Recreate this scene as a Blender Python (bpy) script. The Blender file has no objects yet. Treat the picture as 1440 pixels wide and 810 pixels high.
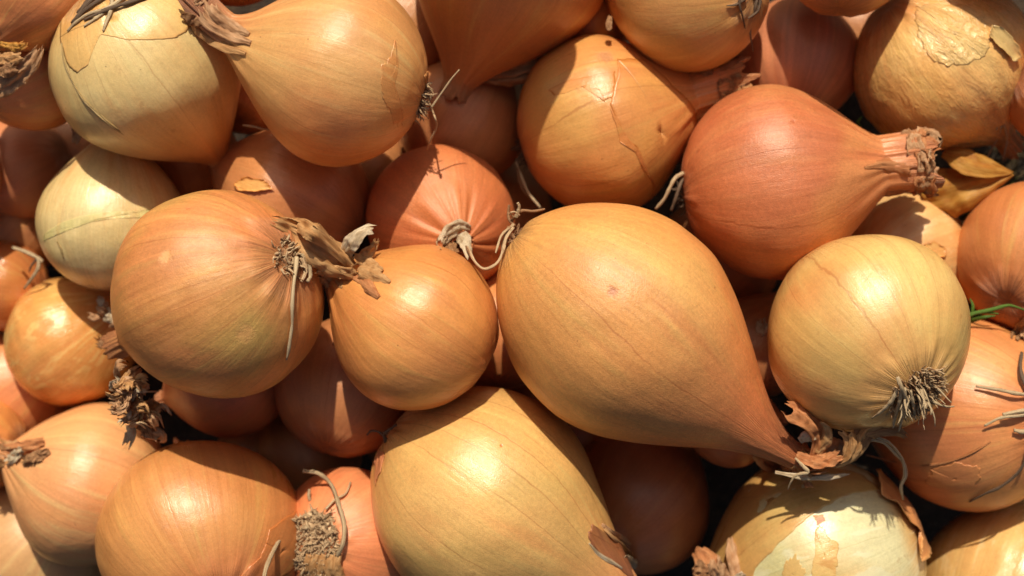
import bpy, math, random
import numpy as np
from mathutils import Vector
from mathutils.bvhtree import BVHTree

random.seed(7)
rng = np.random.default_rng(7)
sc = bpy.context.scene
COL = sc.collection

# ------------------------------------------------------------------ camera
S = 0.00022            # metres per scene unit: all sizes below are in units of 0.22 mm
D = 1900.0             # camera height above the top of the pile
cam_d = bpy.data.cameras.new("camera")
cam = bpy.data.objects.new("camera", cam_d)
COL.objects.link(cam)
cam.location = (0, 0, D * S)
cam.rotation_euler = (0, 0, 0)
cam_d.sensor_width = 36
cam_d.lens = 36 * D / 1440.0
cam_d.clip_start = 0.01
cam_d.clip_end = 50
cam_d.dof.use_dof = True
cam_d.dof.focus_distance = (D - 70) * S
cam_d.dof.aperture_fstop = 8.0
sc.camera = cam

# ------------------------------------------------------------------ light
SUN = Vector((-0.03, 0.69, 0.71)).normalized()
w = bpy.data.worlds.new("World")
sc.world = w
w.use_nodes = True
wn = w.node_tree
bg = wn.nodes["Background"]
sky = wn.nodes.new("ShaderNodeTexSky")
sky.sky_type = 'NISHITA'
sky.sun_disc = False
sky.sun_elevation = math.asin(SUN.z)
sky.sun_rotation = math.atan2(SUN.x, SUN.y)
sky.air_density = 1.0
sky.dust_density = 6.0
sky.ozone_density = 0.2
wn.links.new(sky.outputs[0], bg.inputs[0])
bg.inputs[1].default_value = 0.062
sun_d = bpy.data.lights.new("sun", 'SUN')
sun_d.energy = 5.0
sun_d.angle = math.radians(0.9)
sun_d.color = (1.0, 0.925, 0.77)
sun = bpy.data.objects.new("sun", sun_d)
COL.objects.link(sun)
sun.rotation_euler = SUN.to_track_quat('Z', 'Y').to_euler()
sun.location = SUN * 2
vs = sc.view_settings
vs.view_transform = 'Standard'
vs.look = 'None'
vs.exposure = -0.09
vs.gamma = 1.0
vs.use_curve_mapping = False
sc.cycles.max_bounces = 8
sc.cycles.diffuse_bounces = 6
sc.cycles.sample_clamp_indirect = 6.0
sc.cycles.caustics_reflective = False

# ------------------------------------------------------------------ helpers
def P(px, py, z=0.0):
    """a spot of the plan at height z (units)"""
    k = (D - z) / D
    return np.array([(px - 720) * k, (405 - py) * k, z])

def srgb(c):
    return tuple(((v / 255) / 12.92 if v / 255 <= 0.04045 else ((v / 255 + 0.055) / 1.055) ** 2.4) for v in c)

def hsh(ix, iy, iz, seed):
    h = (ix * 374761393 + iy * 668265263 + iz * 2147483647 + seed * 974634777) & 0xFFFFFFFF
    h = ((h ^ (h >> 13)) * 1274126177) & 0xFFFFFFFF
    h = ((h ^ (h >> 16)) * 2246822519) & 0xFFFFFFFF
    return ((h ^ (h >> 15)) & 0xFFFFFF) / float(0xFFFFFF) * 2 - 1

def vnoise(p, seed=0):
    """smooth value noise in -1..1 for an (..., 3) array"""
    p = np.asarray(p, float)
    i = np.floor(p).astype(np.int64)
    f = p - i
    f = f * f * f * (f * (f * 6 - 15) + 10)
    r = 0
    for dx in (0, 1):
        for dy in (0, 1):
            for dz in (0, 1):
                wgt = (f[..., 0] if dx else 1 - f[..., 0]) * (f[..., 1] if dy else 1 - f[..., 1]) * (f[..., 2] if dz else 1 - f[..., 2])
                r = r + wgt * hsh(i[..., 0] + dx, i[..., 1] + dy, i[..., 2] + dz, seed)
    return r

def n1(t, seed=0, y=0.0):
    t = np.asarray(t, float)
    return vnoise(np.stack([t, np.full_like(t, y + 0.37), np.full_like(t, 1.7)], -1), seed)

def sstep(a, b, x):
    t = np.clip((x - a) / (b - a), 0, 1)
    return t * t * (3 - 2 * t)

def grid_faces(n, m, close=False, off=0, flip=False):
    f = []
    for i in range(n - 1):
        for j in range(m if close else m - 1):
            a = off + i * m + j
            b = off + i * m + (j + 1) % m
            q = (a, b, b + m, a + m)
            f.append(q[::-1] if flip else q)
    return f

def make_mesh(name, verts, faces, mat, parent=None, origin=(0, 0, 0), pc=None, lp=None, smooth=True):
    o3 = np.asarray(origin, float)
    v = (np.asarray(verts, float) - o3) * S
    me = bpy.data.meshes.new(name)
    qs = np.array([f for f in faces if len(f) == 4])
    if len(qs):
        g = v - v.mean(0)
        if np.einsum('ij,ij->i', np.cross(g[qs[:, 0]], g[qs[:, 1]]), g[qs[:, 2]]).sum() < 0:
            faces = [tuple(f)[::-1] for f in faces]
    me.from_pydata(v.tolist(), [], [tuple(map(int, f)) for f in faces])
    if smooth:
        me.polygons.foreach_set("use_smooth", [True] * len(me.polygons))
    for nm, arr in (("pc", pc), ("lp", lp)):
        if arr is not None:
            at = me.attributes.new(nm, 'FLOAT_VECTOR', 'POINT')
            at.data.foreach_set("vector", np.asarray(arr, np.float32).ravel())
    me.materials.append(mat)
    ob = bpy.data.objects.new(name, me)
    COL.objects.link(ob)
    if parent is not None:
        ob.parent = parent
    else:
        ob.location = o3 * S
    return ob

# ------------------------------------------------------------------ node helper
class NT:
    def __init__(self, name):
        self.m = bpy.data.materials.new(name)
        self.m.use_nodes = True
        self.t = self.m.node_tree
        self.bsdf = self.t.nodes["Principled BSDF"]
        self.out = self.t.nodes["Material Output"]
    def n(self, typ, **kw):
        nd = self.t.nodes.new(typ)
        for k, v in kw.items():
            setattr(nd, k, v)
        return nd
    def put(self, sock, v):
        if isinstance(v, bpy.types.NodeSocket):
            self.t.links.new(v, sock)
        elif v is not None:
            if sock.type == 'RGBA' and len(v) == 3:
                v = (*v, 1)
            sock.default_value = v
    def math(self, op, a, b=None, c=None, clamp=False):
        nd = self.n('ShaderNodeMath', operation=op, use_clamp=clamp)
        self.put(nd.inputs[0], a); self.put(nd.inputs[1], b)
        if c is not None: self.put(nd.inputs[2], c)
        return nd.outputs[0]
    def vmul(self, a, b):
        nd = self.n('ShaderNodeVectorMath', operation='MULTIPLY')
        self.put(nd.inputs[0], a); self.put(nd.inputs[1], b)
        return nd.outputs[0]
    def vadd(self, a, b):
        nd = self.n('ShaderNodeVectorMath', operation='ADD')
        self.put(nd.inputs[0], a); self.put(nd.inputs[1], b)
        return nd.outputs[0]
    def attr(self, name):
        return self.n('ShaderNodeAttribute', attribute_name=name).outputs['Vector']
    def noise(self, vec, scale, detail=3, rough=0.5, dist=0.0):
        nd = self.n('ShaderNodeTexNoise')
        self.put(nd.inputs['Vector'], vec)
        nd.inputs['Scale'].default_value = scale
        nd.inputs['Detail'].default_value = detail
        nd.inputs['Roughness'].default_value = rough
        nd.inputs['Distortion'].default_value = dist
        return nd.outputs['Fac']
    def ramp(self, x, a, b, lo=0.0, hi=1.0, smooth=True):
        nd = self.n('ShaderNodeMapRange', interpolation_type='SMOOTHSTEP' if smooth else 'LINEAR')
        self.put(nd.inputs['Value'], x)
        for k, v in (('From Min', a), ('From Max', b), ('To Min', lo), ('To Max', hi)):
            self.put(nd.inputs[k], v)
        return nd.outputs[0]
    def mix(self, f, a, b, mode='MIX'):
        nd = self.n('ShaderNodeMix', data_type='RGBA', blend_type=mode)
        self.put(nd.inputs[0], f); self.put(nd.inputs[6], a); self.put(nd.inputs[7], b)
        return nd.outputs[2]
    def sep(self, v):
        nd = self.n('ShaderNodeSeparateXYZ')
        self.put(nd.inputs[0], v)
        return nd.outputs
    def bump(self, h, strength, dist, normal=None):
        nd = self.n('ShaderNodeBump')
        nd.inputs['Strength'].default_value = strength
        nd.inputs['Distance'].default_value = dist
        self.put(nd.inputs['Height'], h)
        if normal is not None: self.put(nd.inputs['Normal'], normal)
        return nd.outputs[0]

def lift(c):
    return tuple((v + (1 - v) * 0.07) * kk for v, kk in zip(srgb(c), (0.98, 0.935, 0.82)))

def onion_skin(name, c0, c1, cn, cr, vein=(146, 74, 38), blush=None, veins=18, vein_amt=0.5,
               rough=0.36, streak=0.35, crinkle=0.0, seed=0.0, stripe=0.0, sss=0.06, spots=(), blotch=0.0,
               blotch_col=(235, 215, 175), grain=1.0, neck_at=0.75, bsz=1.0, edge=None, tint=(1.0, 0.80, 0.53), warm=(198, 124, 60), cool=(204, 178, 104), tone=1.0):
    """dry onion skin: meridian veins, fibres gathering at neck and root, mottled tone"""
    t = NT(name)
    pc = t.attr("pc"); lp0 = t.attr("lp")
    lp = t.vadd(lp0, (seed * 3.1, seed * 1.7, -seed * 2.3))
    X, Y, T = t.sep(pc)
    ang = t.math('ARCTAN2', Y, X)
    pcs = t.vadd(pc, (seed, seed * 0.7, 0))
    # broad tone
    big = t.noise(lp, 1.1 * bsz, 3, 0.5)
    col = t.mix(t.ramp(big, 0.38, 0.62), lift(c0), lift(c1))
    if blush is not None:
        b2 = t.noise(t.vadd(lp, (9.1, 3.3, 5.5)), 0.9, 2, 0.5)
        col = t.mix(t.ramp(b2, 0.46, 0.66, 0, 0.85), col, lift(blush))
    # meridian streaks, broad and fine
    sA = t.noise(t.vmul(t.vadd(pcs, (3.3, 1.1, 0)), (2.6, 2.6, 0.7)), 1.0, 5, 0.62, 0.5)
    sB = t.noise(t.vmul(t.vadd(pcs, (7.3, 5.1, 0)), (6.5, 6.5, 0.8)), 1.0, 4, 0.6, 0.4)
    col = t.mix(t.ramp(sA, 0.50, 0.72, 0, 0.55 * tone), col, lift(warm))
    col = t.mix(t.ramp(sB, 0.50, 0.74, 0, 0.40 * tone), col, lift(cool))
    dirt = t.noise(t.vadd(lp, (2.2, 6.1, 4.4)), 5.5, 6, 0.7)
    col = t.mix(t.ramp(dirt, 0.60, 0.72, 0, 0.30), col, srgb((150, 100, 62)))
    s1 = t.noise(t.vmul(pcs, (4.0, 4.0, 0.55)), 1.0, 4, 0.6, 0.3)
    s2 = t.noise(t.vmul(pcs, (26.0, 26.0, 0.9)), 1.0, 4, 0.65)
    f1 = t.ramp(s1, 0.3, 0.7, 1 - 0.22 * streak, 1 + 0.12 * streak)
    f2 = t.ramp(s2, 0.3, 0.7, 1 - 0.13 * streak, 1 + 0.08 * streak)
    # ends
    nk = t.ramp(T, neck_at, 1.55)
    rt = t.ramp(T, -0.70, -1.02)
    col = t.mix(t.math('MULTIPLY', nk, t.ramp(s1, 0.2, 0.6, 0.7, 1.0)), col, lift(cn))
    col = t.mix(t.math('MULTIPLY', rt, t.ramp(s2, 0.25, 0.6, 0.45, 1.0)), col, lift(cr))
    mul = t.math('MULTIPLY', f1, f2)
    # strong fibre contrast at the ends
    ends = t.math('MAXIMUM', t.ramp(T, 1.15, 1.7), t.ramp(T, -0.86, -1.0))
    s3 = t.noise(t.vmul(pcs, (38.0, 38.0, 1.2)), 1.0, 3, 0.6)
    mul = t.math('MULTIPLY', mul, t.math('ADD', 1.0, t.math('MULTIPLY', ends, t.ramp(s3, 0.3, 0.7, -0.42, 0.25))))
    # veins
    veins = int(veins * 1.35); vein_amt = min(0.7, vein_amt * 1.15 + 0.06)
    warp = t.math('MULTIPLY', t.math('SUBTRACT', t.noise(t.vmul(pcs, (1.5, 1.5, 0.30)), 1.0, 1, 0.4), 0.5), 2.0)
    wob = t.math('MULTIPLY', t.math('SUBTRACT', t.noise(lp, 4.0, 3, 0.6), 0.5), 0.22)
    u = t.math('ADD', t.math('ADD', t.math('MULTIPLY', ang, veins / (2 * math.pi)), warp), wob)
    fr = t.math('SUBTRACT', t.math('FRACT', u), 0.5)
    cell = t.math('FLOORED_MODULO', t.math('FLOOR', u), float(veins))
    d = t.math('ABSOLUTE', fr)
    line = t.ramp(d, 0.006, 0.034, 1.0, 0.0)
    wnz = t.n('ShaderNodeTexWhiteNoise', noise_dimensions='1D')
    t.put(wnz.inputs['W'], t.math('ADD', cell, seed * 1.37))
    lm = t.math('MULTIPLY', t.ramp(wnz.outputs['Value'], 0.0, 1.0, 0.12, 0.72),
                t.ramp(t.noise(t.vadd(lp, (4, 8, 2)), 1.5, 3, 0.6), 0.30, 0.56))
    line = t.math('MULTIPLY', line, lm)
    # second finer set
    u2 = t.math('ADD', t.math('MULTIPLY', ang, veins * 3 / (2 * math.pi)), t.math('MULTIPLY', warp, 1.7))
    d2 = t.math('ABSOLUTE', t.math('SUBTRACT', t.math('FRACT', u2), 0.5))
    line2 = t.math('MULTIPLY', t.ramp(d2, 0.02, 0.13, 1.0, 0.0), t.ramp(t.noise(t.vadd(lp, (7, 1, 3)), 2.3, 3, 0.6), 0.48, 0.7, 0.0, 0.4))
    # grain and flecks
    g1 = t.noise(lp, 95.0, 2, 0.6)
    g2 = t.noise(lp, 30.0, 3, 0.6)
    mul = t.math('MULTIPLY', mul, t.ramp(g1, 0.3, 0.7, 1 - 0.05 * grain, 1 + 0.05 * grain))
    mul = t.math('MULTIPLY', mul, t.ramp(g2, 0.3, 0.7, 1 - 0.05 * grain, 1 + 0.05 * grain))
    if stripe > 0:
        st = t.noise(t.vmul(pcs, (9.0, 9.0, 0.15)), 1.0, 1, 0.4)
        mul = t.math('MULTIPLY', mul, t.ramp(st, 0.42, 0.58, 1 - stripe, 1 + stripe * 0.6))
    comb = t.n('ShaderNodeCombineColor')
    for k in range(3): t.put(comb.inputs[k], mul)
    col = t.mix(1.0, col, comb.outputs[0], 'MULTIPLY')
    col = t.mix(t.math('MULTIPLY', line, vein_amt), col, srgb(vein))
    col = t.mix(t.math('MULTIPLY', line2, vein_amt * 0.55), col, srgb(vein))
    if blotch > 0:
        bn = t.noise(t.vmul(pcs, (3.5, 3.5, 1.3)), 1.6, 5, 0.65, 0.6)
        col = t.mix(t.ramp(bn, 0.53, 0.60, 0, blotch), col, srgb(blotch_col))
    vor = t.n('ShaderNodeTexVoronoi', feature='F1')
    t.put(vor.inputs['Vector'], lp); vor.inputs['Scale'].default_value = 5.0
    jit = t.math('ADD', vor.outputs['Distance'], t.math('MULTIPLY', g2, 0.05))
    spot = t.math('MULTIPLY', t.ramp(jit, 0.045, 0.075, 1.0, 0.0), t.ramp(t.noise(lp, 3.0, 1), 0.57, 0.60))
    col = t.mix(t.math('MULTIPLY', spot, 0.6), col, srgb((95, 45, 22)))
    if edge is not None:
        ed = t.n('ShaderNodeAttribute', attribute_name='ed').outputs['Fac']
        w1 = t.math('ADD', ed, t.math('MULTIPLY', t.math('SUBTRACT', g2, 0.5), 0.10))
        col = t.mix(t.ramp(w1, 0.86, 0.97, 0, 0.75), col, srgb(edge))
    pit = None
    for (q, rad_, c_, amt) in spots:
        dn = t.n('ShaderNodeVectorMath', operation='DISTANCE')
        t.put(dn.inputs[0], lp0); dn.inputs[1].default_value = q
        dd = t.math('ADD', dn.outputs['Value'], t.math('MULTIPLY', t.math('SUBTRACT', t.noise(lp, 22.0, 3, 0.7), 0.5), rad_ * 1.6))
        mk = t.ramp(dd, rad_ * 0.3, rad_ * 1.25, 1.0, 0.0)
        col = t.mix(t.math('MULTIPLY', mk, amt), col, srgb(c_))
        pit = mk if pit is None else t.math('MAXIMUM', pit, mk)
    t.put(t.bsdf.inputs['Base Color'], col)
    r = t.ramp(t.noise(lp, 2.2, 4, 0.6), 0.3, 0.7, rough + 0.02, rough + 0.15)
    r = t.math('ADD', r, t.ramp(s2, 0.3, 0.7, -0.04, 0.05))
    t.put(t.bsdf.inputs['Roughness'], t.math('ADD', r, t.math('MULTIPLY', ends, 0.2)))
    t.put(t.bsdf.inputs['Coat Roughness'], t.math('SUBTRACT', t.math('ADD', r, t.math('MULTIPLY', ends, 0.2)), 0.05))
    t.bsdf.inputs['Specular IOR Level'].default_value = 0.5
    t.bsdf.inputs['Coat Weight'].default_value = 0.68
    t.bsdf.inputs['Coat Roughness'].default_value = max(0.16, rough + 0.0)
    t.bsdf.inputs['Coat IOR'].default_value = 1.45
    t.bsdf.inputs['Coat Tint'].default_value = (*tint, 1)
    t.bsdf.inputs['Subsurface Weight'].default_value = sss
    t.bsdf.inputs['Subsurface Radius'].default_value = (0.0028, 0.0014, 0.0006)
    t.bsdf.inputs['Subsurface Scale'].default_value = 1.0
    # relief
    nrm = t.bump(g1, 0.20 * grain, 0.00035)
    nrm = t.bump(g2, 0.04 * grain, 0.0008, nrm)
    nrm = t.bump(s2, 0.13, 0.0004, nrm)
    nrm = t.bump(sB, 0.16, 0.0012, nrm)
    nrm = t.bump(t.math('MULTIPLY', line, -1.0), 0.07, 0.0003, nrm)
    nrm = t.bump(t.math('MULTIPLY', s3, ends), 0.8, 0.0018, nrm)
    soft = t.noise(lp, 3.2, 3, 0.5)
    nrm = t.bump(soft, 0.10 + crinkle * 0.5, 0.004, nrm)
    if pit is not None:
        nrm = t.bump(t.math('MULTIPLY', pit, -1.0), 0.25, 0.0008, nrm)
    if crinkle > 0:
        ck = t.noise(t.vmul(pcs, (7.0, 7.0, 3.0)), 1.0, 5, 0.6, 1.2)
        rd = t.math('ABSOLUTE', t.math('SUBTRACT', ck, 0.5))
        nrm = t.bump(rd, crinkle, 0.006, nrm)
    t.put(t.bsdf.inputs['Normal'], nrm)
    t.put(t.bsdf.inputs['Coat Normal'], nrm)
    return t.m

def paper(name, c0, c1, dark=(80, 45, 25), trans=0.3, rough=0.6):
    t = NT(name)
    pc = t.attr("pc")
    s = t.noise(t.vmul(pc, (17.0, 17.0, 0.9)), 1.0, 4, 0.65, 0.2)
    f = t.noise(t.vmul(pc, (55.0, 55.0, 1.4)), 1.0, 3, 0.6)
    g = t.noise(t.vmul(pc, (2.0, 2.0, 1.5)), 1.6, 4, 0.6)
    col = t.mix(t.ramp(g, 0.35, 0.65), srgb(c0), srgb(c1))
    col = t.mix(t.ramp(s, 0.5, 0.75, 0, 0.42), col, srgb(dark))
    col = t.mix(t.ramp(f, 0.55, 0.8, 0, 0.35), col, srgb(dark))
    t.put(t.bsdf.inputs['Base Color'], col)
    t.bsdf.inputs['Roughness'].default_value = rough
    t.bsdf.inputs['Specular IOR Level'].default_value = 0.35
    nrm = t.bump(s, 0.45, 0.0010)
    nrm = t.bump(f, 0.4, 0.0005, nrm)
    t.put(t.bsdf.inputs['Normal'], nrm)
    tr = t.n('ShaderNodeBsdfTranslucent')
    t.put(tr.inputs['Color'], col); t.put(tr.inputs['Normal'], nrm)
    mx = t.n('ShaderNodeMixShader'); mx.inputs[0].default_value = trans
    t.t.links.new(t.bsdf.outputs[0], mx.inputs[1]); t.t.links.new(tr.outputs[0], mx.inputs[2])
    t.t.links.new(mx.outputs[0], t.out.inputs['Surface'])
    return t.m

def fibre(name, c0, c1, rough=0.7):
    t = NT(name)
    pc = t.attr("pc")
    g = t.noise(t.vmul(pc, (6.0, 6.0, 0.6)), 1.0, 3, 0.6)
    h = t.noise(t.vmul(pc, (3.0, 3.0, 7.0)), 1.0, 3, 0.6)
    col = t.mix(t.ramp(g, 0.35, 0.65), srgb(c0), srgb(c1))
    col = t.mix(t.ramp(h, 0.52, 0.7, 0, 0.55), col, srgb((70, 45, 30)))
    t.put(t.bsdf.inputs['Base Color'], col)
    t.bsdf.inputs['Roughness'].default_value = rough
    t.bsdf.inputs['Specular IOR Level'].default_value = 0.3
    t.put(t.bsdf.inputs['Normal'], t.bump(g, 0.6, 0.0006))
    return t.m

def soil_mat():
    t = NT("soil")
    co = t.n('ShaderNodeTexCoord').outputs['Object']
    a = t.noise(co, 60, 6, 0.65); b = t.noise(co, 300, 4, 0.7)
    col = t.mix(t.ramp(a, 0.35, 0.65), srgb((38, 28, 18)), srgb((62, 46, 32)))
    col = t.mix(t.ramp(b, 0.5, 0.7, 0, 0.6), col, srgb((86, 68, 48)))
    t.put(t.bsdf.inputs['Base Color'], col)
    t.bsdf.inputs['Roughness'].default_value = 0.95
    t.put(t.bsdf.inputs['Normal'], t.bump(b, 0.8, 0.002, t.bump(a, 0.9, 0.006)))
    return t.m

PAP_TAN = paper("tan_papery_skin", (222, 174, 118), (196, 142, 88), dark=(120, 76, 44))
PAP_BROWN = paper("brown_papery_skin", (190, 142, 98), (156, 108, 70), dark=(92, 58, 36))
PAP_RED = paper("reddish_papery_skin", (216, 150, 98), (190, 120, 72), dark=(120, 68, 38))
PAP_PINK = paper("pinkish_papery_skin", (222, 176, 132), (194, 142, 98), dark=(122, 80, 52))
PAP_PALE = paper("pale_papery_skin", (230, 210, 178), (202, 174, 136), dark=(128, 98, 70))
PAP_GOLD = paper("amber_papery_skin", (222, 168, 80), (200, 132, 54), dark=(160, 98, 40), trans=0.4, rough=0.4)
FIB_TAN = fibre("tan_root_fibre", (218, 190, 150), (172, 134, 96))
FIB_GREY = fibre("grey_root_fibre", (208, 184, 146), (160, 132, 98))
FIB_BROWN = fibre("brown_root_fibre", (176, 132, 92), (122, 84, 56))
FIB_DARK = fibre("dark_root_fibre", (122, 100, 80), (80, 60, 46))

# ------------------------------------------------------------------ geometry of an onion
class Onion:
    def __init__(s, key, cx, cy, z, r, ax, tilt, label, rl=1.0, rp=0.5, sl=1.3, q=1.25, nr=0.14, nl=0.25,
                 bend=(0, 0, 0), bx=1.0, lob=0.02, res=None, pleat=1.0, dent=0.02, mat=None, flare=0.15,
                 group=None, wr=0.0, sqz=1.0, prs=0.80):
        s.__dict__.update(locals())
        s.C = P(cx, cy, z)
        s.R = r * (D - z) / D
        th = math.radians(tilt)
        a2 = np.array([ax[0], -ax[1], 0.0]); a2 /= np.linalg.norm(a2)
        s.A = a2 * math.cos(th) + np.array([0, 0, 1.0]) * math.sin(th)
        zz = np.array([0, 0, 1.0])
        e1 = zz - s.A * s.A[2]
        s.e1 = e1 / np.linalg.norm(e1)
        s.e2 = np.cross(s.A, s.e1)
        s.seed = sum(ord(c) * (i + 3) for i, c in enumerate(key)) % 97
        s.B = np.array([bend[0], -bend[1], bend[2]], float) / s.R
        s.org = np.array([s.C[0], s.C[1], s.C[2] - s.R])
    def rad(s, x):
        x = np.asarray(x, float)
        l = np.clip(1 - np.clip(-x / s.rl, 0, 1) ** 2, 0, 1) ** s.rp
        u = np.clip(x / s.sl, 0, 1)
        f = (1 - u * u) ** s.q
        rgt = s.nr + (1 - s.nr) * f
        k = np.clip((x - s.sl) / max(s.nl, 1e-3), 0, 1)
        rgt = rgt * (1 + s.flare * k * k)
        return np.where(x < 0, l, rgt)
    def surf(s, a, x, off=0.0):
        a = np.asarray(a, float); x = np.asarray(x, float)
        a, x = np.broadcast_arrays(a, x)
        r = s.rad(x)
        ca, sa = np.cos(a), np.sin(a)
        d3 = np.stack([ca * r, sa * r, x], -1)
        sd = s.seed
        r = r * (1 + s.lob * np.cos(2 * a + sd) + s.dent * vnoise(d3 * 1.6 + sd, sd) + 0.35 * s.dent * vnoise(d3 * 4 + sd, sd + 1))
        # gathers at neck and root
        cyl = np.stack([ca * 3.2, sa * 3.2, x * 0.35 + sd], -1)
        cyl2 = np.stack([ca * 6.5, sa * 6.5, x * 0.5 + sd], -1)
        pn = sstep(0.55 * s.sl, 1.05 * s.sl, x)
        pr = sstep(-s.prs * s.rl, -0.98 * s.rl, x)
        rid = vnoise(cyl, sd + 5) * 0.9 + vnoise(cyl2, sd + 6) * 0.8
        r = r * (1 + s.pleat * (0.14 * pn + 0.16 * pr) * rid)
        if s.wr > 0:
            v = vnoise(np.stack([ca * 3.2, sa * 3.2, x * 2.6 + sd], -1), sd + 8) + 0.6 * vnoise(np.stack([ca * 7, sa * 7, x * 4.6 + sd], -1), sd + 9)
            r = r * (1 - s.wr * np.abs(v))
        # root dimple
        dim = 0.05 * np.exp(-(r / 0.13) ** 2) * (x < 0)
        xx = x + dim
        g = np.clip((x - s.bx) / (s.sl + s.nl - s.bx), 0, 2) ** 1.7
        q = (s.C + s.R * (s.A * xx[..., None] + (s.e1 * ca[..., None] * s.sqz + s.e2 * sa[..., None]) * r[..., None] + s.B * g[..., None]))
        if np.any(off):
            N = s.nrm(a, x)
            q = q + N * np.asarray(off)[..., None]
        return q
    def nrm(s, a, x):
        e = 0.02
        p1 = s.surf(a + e, x) - s.surf(a - e, x)
        p2 = s.surf(a, x + e) - s.surf(a, np.maximum(x - e, -s.rl * 0.9999))
        n = np.cross(p1, p2)
        return n / (np.linalg.norm(n, axis=-1, keepdims=True) + 1e-9)
    def build(s):
        res = s.res or int(np.clip(s.r * 1.0, 64, 150))
        m = res
        n1_, n2_, n3_ = res // 2, int(res * 0.55), max(6, int(res * 0.28 * s.nl / 0.3))
        th = np.linspace(0.02, math.pi / 2, n1_)
        xs = list(-s.rl * np.cos(th)) + list(np.linspace(0, s.sl, n2_ + 1)[1:]) + list(np.linspace(s.sl, s.sl + s.nl, n3_ + 1)[1:])
        xs = np.array(xs)
        a = np.linspace(0, 2 * math.pi, m, endpoint=False)
        AA, XX = np.meshgrid(a, xs)
        if s.nl > 0.01:
            jag = s.nl * 0.35 * vnoise(np.stack([np.cos(AA) * 4, np.sin(AA) * 4, XX * 0], -1), s.seed + 3)
            XX = XX + jag * np.clip((XX - s.sl) / s.nl, 0, 1) ** 2
        V = s.surf(AA, XX)
        pc = np.stack([np.cos(AA), np.sin(AA), np.where(XX < 0, XX / s.rl, XX)], -1)
        n = len(xs)
        verts = V.reshape(-1, 3); pcs = pc.reshape(-1, 3)
        faces = grid_faces(n, m, True)
        # inner neck (hollow, goes back down) then closed
        back = []
        for k, (dx, sc_) in enumerate(((-0.02, 0.86), (-0.12, 0.7), (-0.22, 0.45), (-0.24, 0.05))):
            cen = s.C + s.R * (s.A * (s.sl + s.nl + dx) + s.B * max(0, (s.sl + s.nl + dx - s.bx) / (s.sl + s.nl - s.bx)) ** 1.7)
            ring = cen + (V[-1] - V[-1].mean(0)) * sc_
            back.append(ring)
        back = np.concatenate(back)
        base = len(verts)
        verts = np.concatenate([verts, back]); pcs = np.concatenate([pcs, np.tile(pc[-1] + [0, 0, 0.15], (4, 1))])
        for k in range(4):
            o0 = base - m + k * m
            faces += grid_faces(2, m, True, off=o0)
        verts = np.concatenate([verts, V[0].mean(0)[None], back[-m:].mean(0)[None]])
        pcs = np.concatenate([pcs, [[0, 0, -1.0]], [[0, 0, s.sl + s.nl]]])
        c0, c1 = len(verts) - 2, len(verts) - 1
        faces += [(c0, (j + 1) % m, j) for j in range(m)]
        lo = base + 3 * m
        faces += [(c1, lo + j, lo + (j + 1) % m) for j in range(m)]
        lp = (verts - s.C) / s.R
        e = bpy.data.objects.new("onion", None)
        COL.objects.link(e)
        e.empty_display_size = 0.01
        e.location = s.org * S
        e["label"] = s.label; e["category"] = "onion"
        if s.group: e["group"] = s.group
        s.root = e
        s.verts, s.faces = verts, faces
        s.bulb = make_mesh("bulb", verts, faces, s.mat, e, s.org, pcs, lp)
        return s
    def pole(s, off=0.0):
        return s.C - s.A * s.R * (s.rl - 0.05 + off)
    def tip(s, k=1.0):
        x = s.sl + s.nl * k
        return s.C + s.R * (s.A * x + s.B * (np.clip((x - s.bx) / (s.sl + s.nl - s.bx), 0, 2) ** 1.7))

def solid(name, Q, N, th, mat, parent, org, pc, lp):
    n, m = Q.shape[:2]
    top = Q.reshape(-1, 3); bot = (Q - N * th).reshape(-1, 3)
    f = grid_faces(n, m) + grid_faces(n, m, off=n * m, flip=True)
    k = n * m
    for i in range(n - 1):
        f.append((i * m, (i + 1) * m, (i + 1) * m + k, i * m + k))
        a = i * m + m - 1
        f.append((a + m, a, a + k, a + m + k))
    for j in range(m - 1):
        f.append((j + 1, j, j + k, j + 1 + k))
        a = (n - 1) * m + j
        f.append((a, a + 1, a + 1 + k, a + k))
    v = np.concatenate([top, bot])
    p2 = np.concatenate([pc.reshape(-1, 3)] * 2); l2 = np.concatenate([lp.reshape(-1, 3)] * 2)
    return make_mesh(name, v, f, mat, parent, org, p2, l2)

def resample(pts, n):
    pts = np.asarray(pts, float)
    if len(pts) == 2:
        pts = np.array([pts[0], pts[0] * 0.67 + pts[1] * 0.33, pts[0] * 0.33 + pts[1] * 0.67, pts[1]])
    ext = np.concatenate([[2 * pts[0] - pts[1]], pts, [2 * pts[-1] - pts[-2]]])
    out = []
    m = len(pts) - 1
    for t in np.linspace(0, m, n):
        i = min(int(t), m - 1); f = t - i
        p0, p1, p2, p3 = ext[i:i + 4]
        out.append(0.5 * (2 * p1 + (p2 - p0) * f + (2 * p0 - 5 * p1 + 4 * p2 - p3) * f * f + (3 * p1 - p0 - 3 * p2 + p3) * f ** 3))
    return np.array(out)

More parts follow.
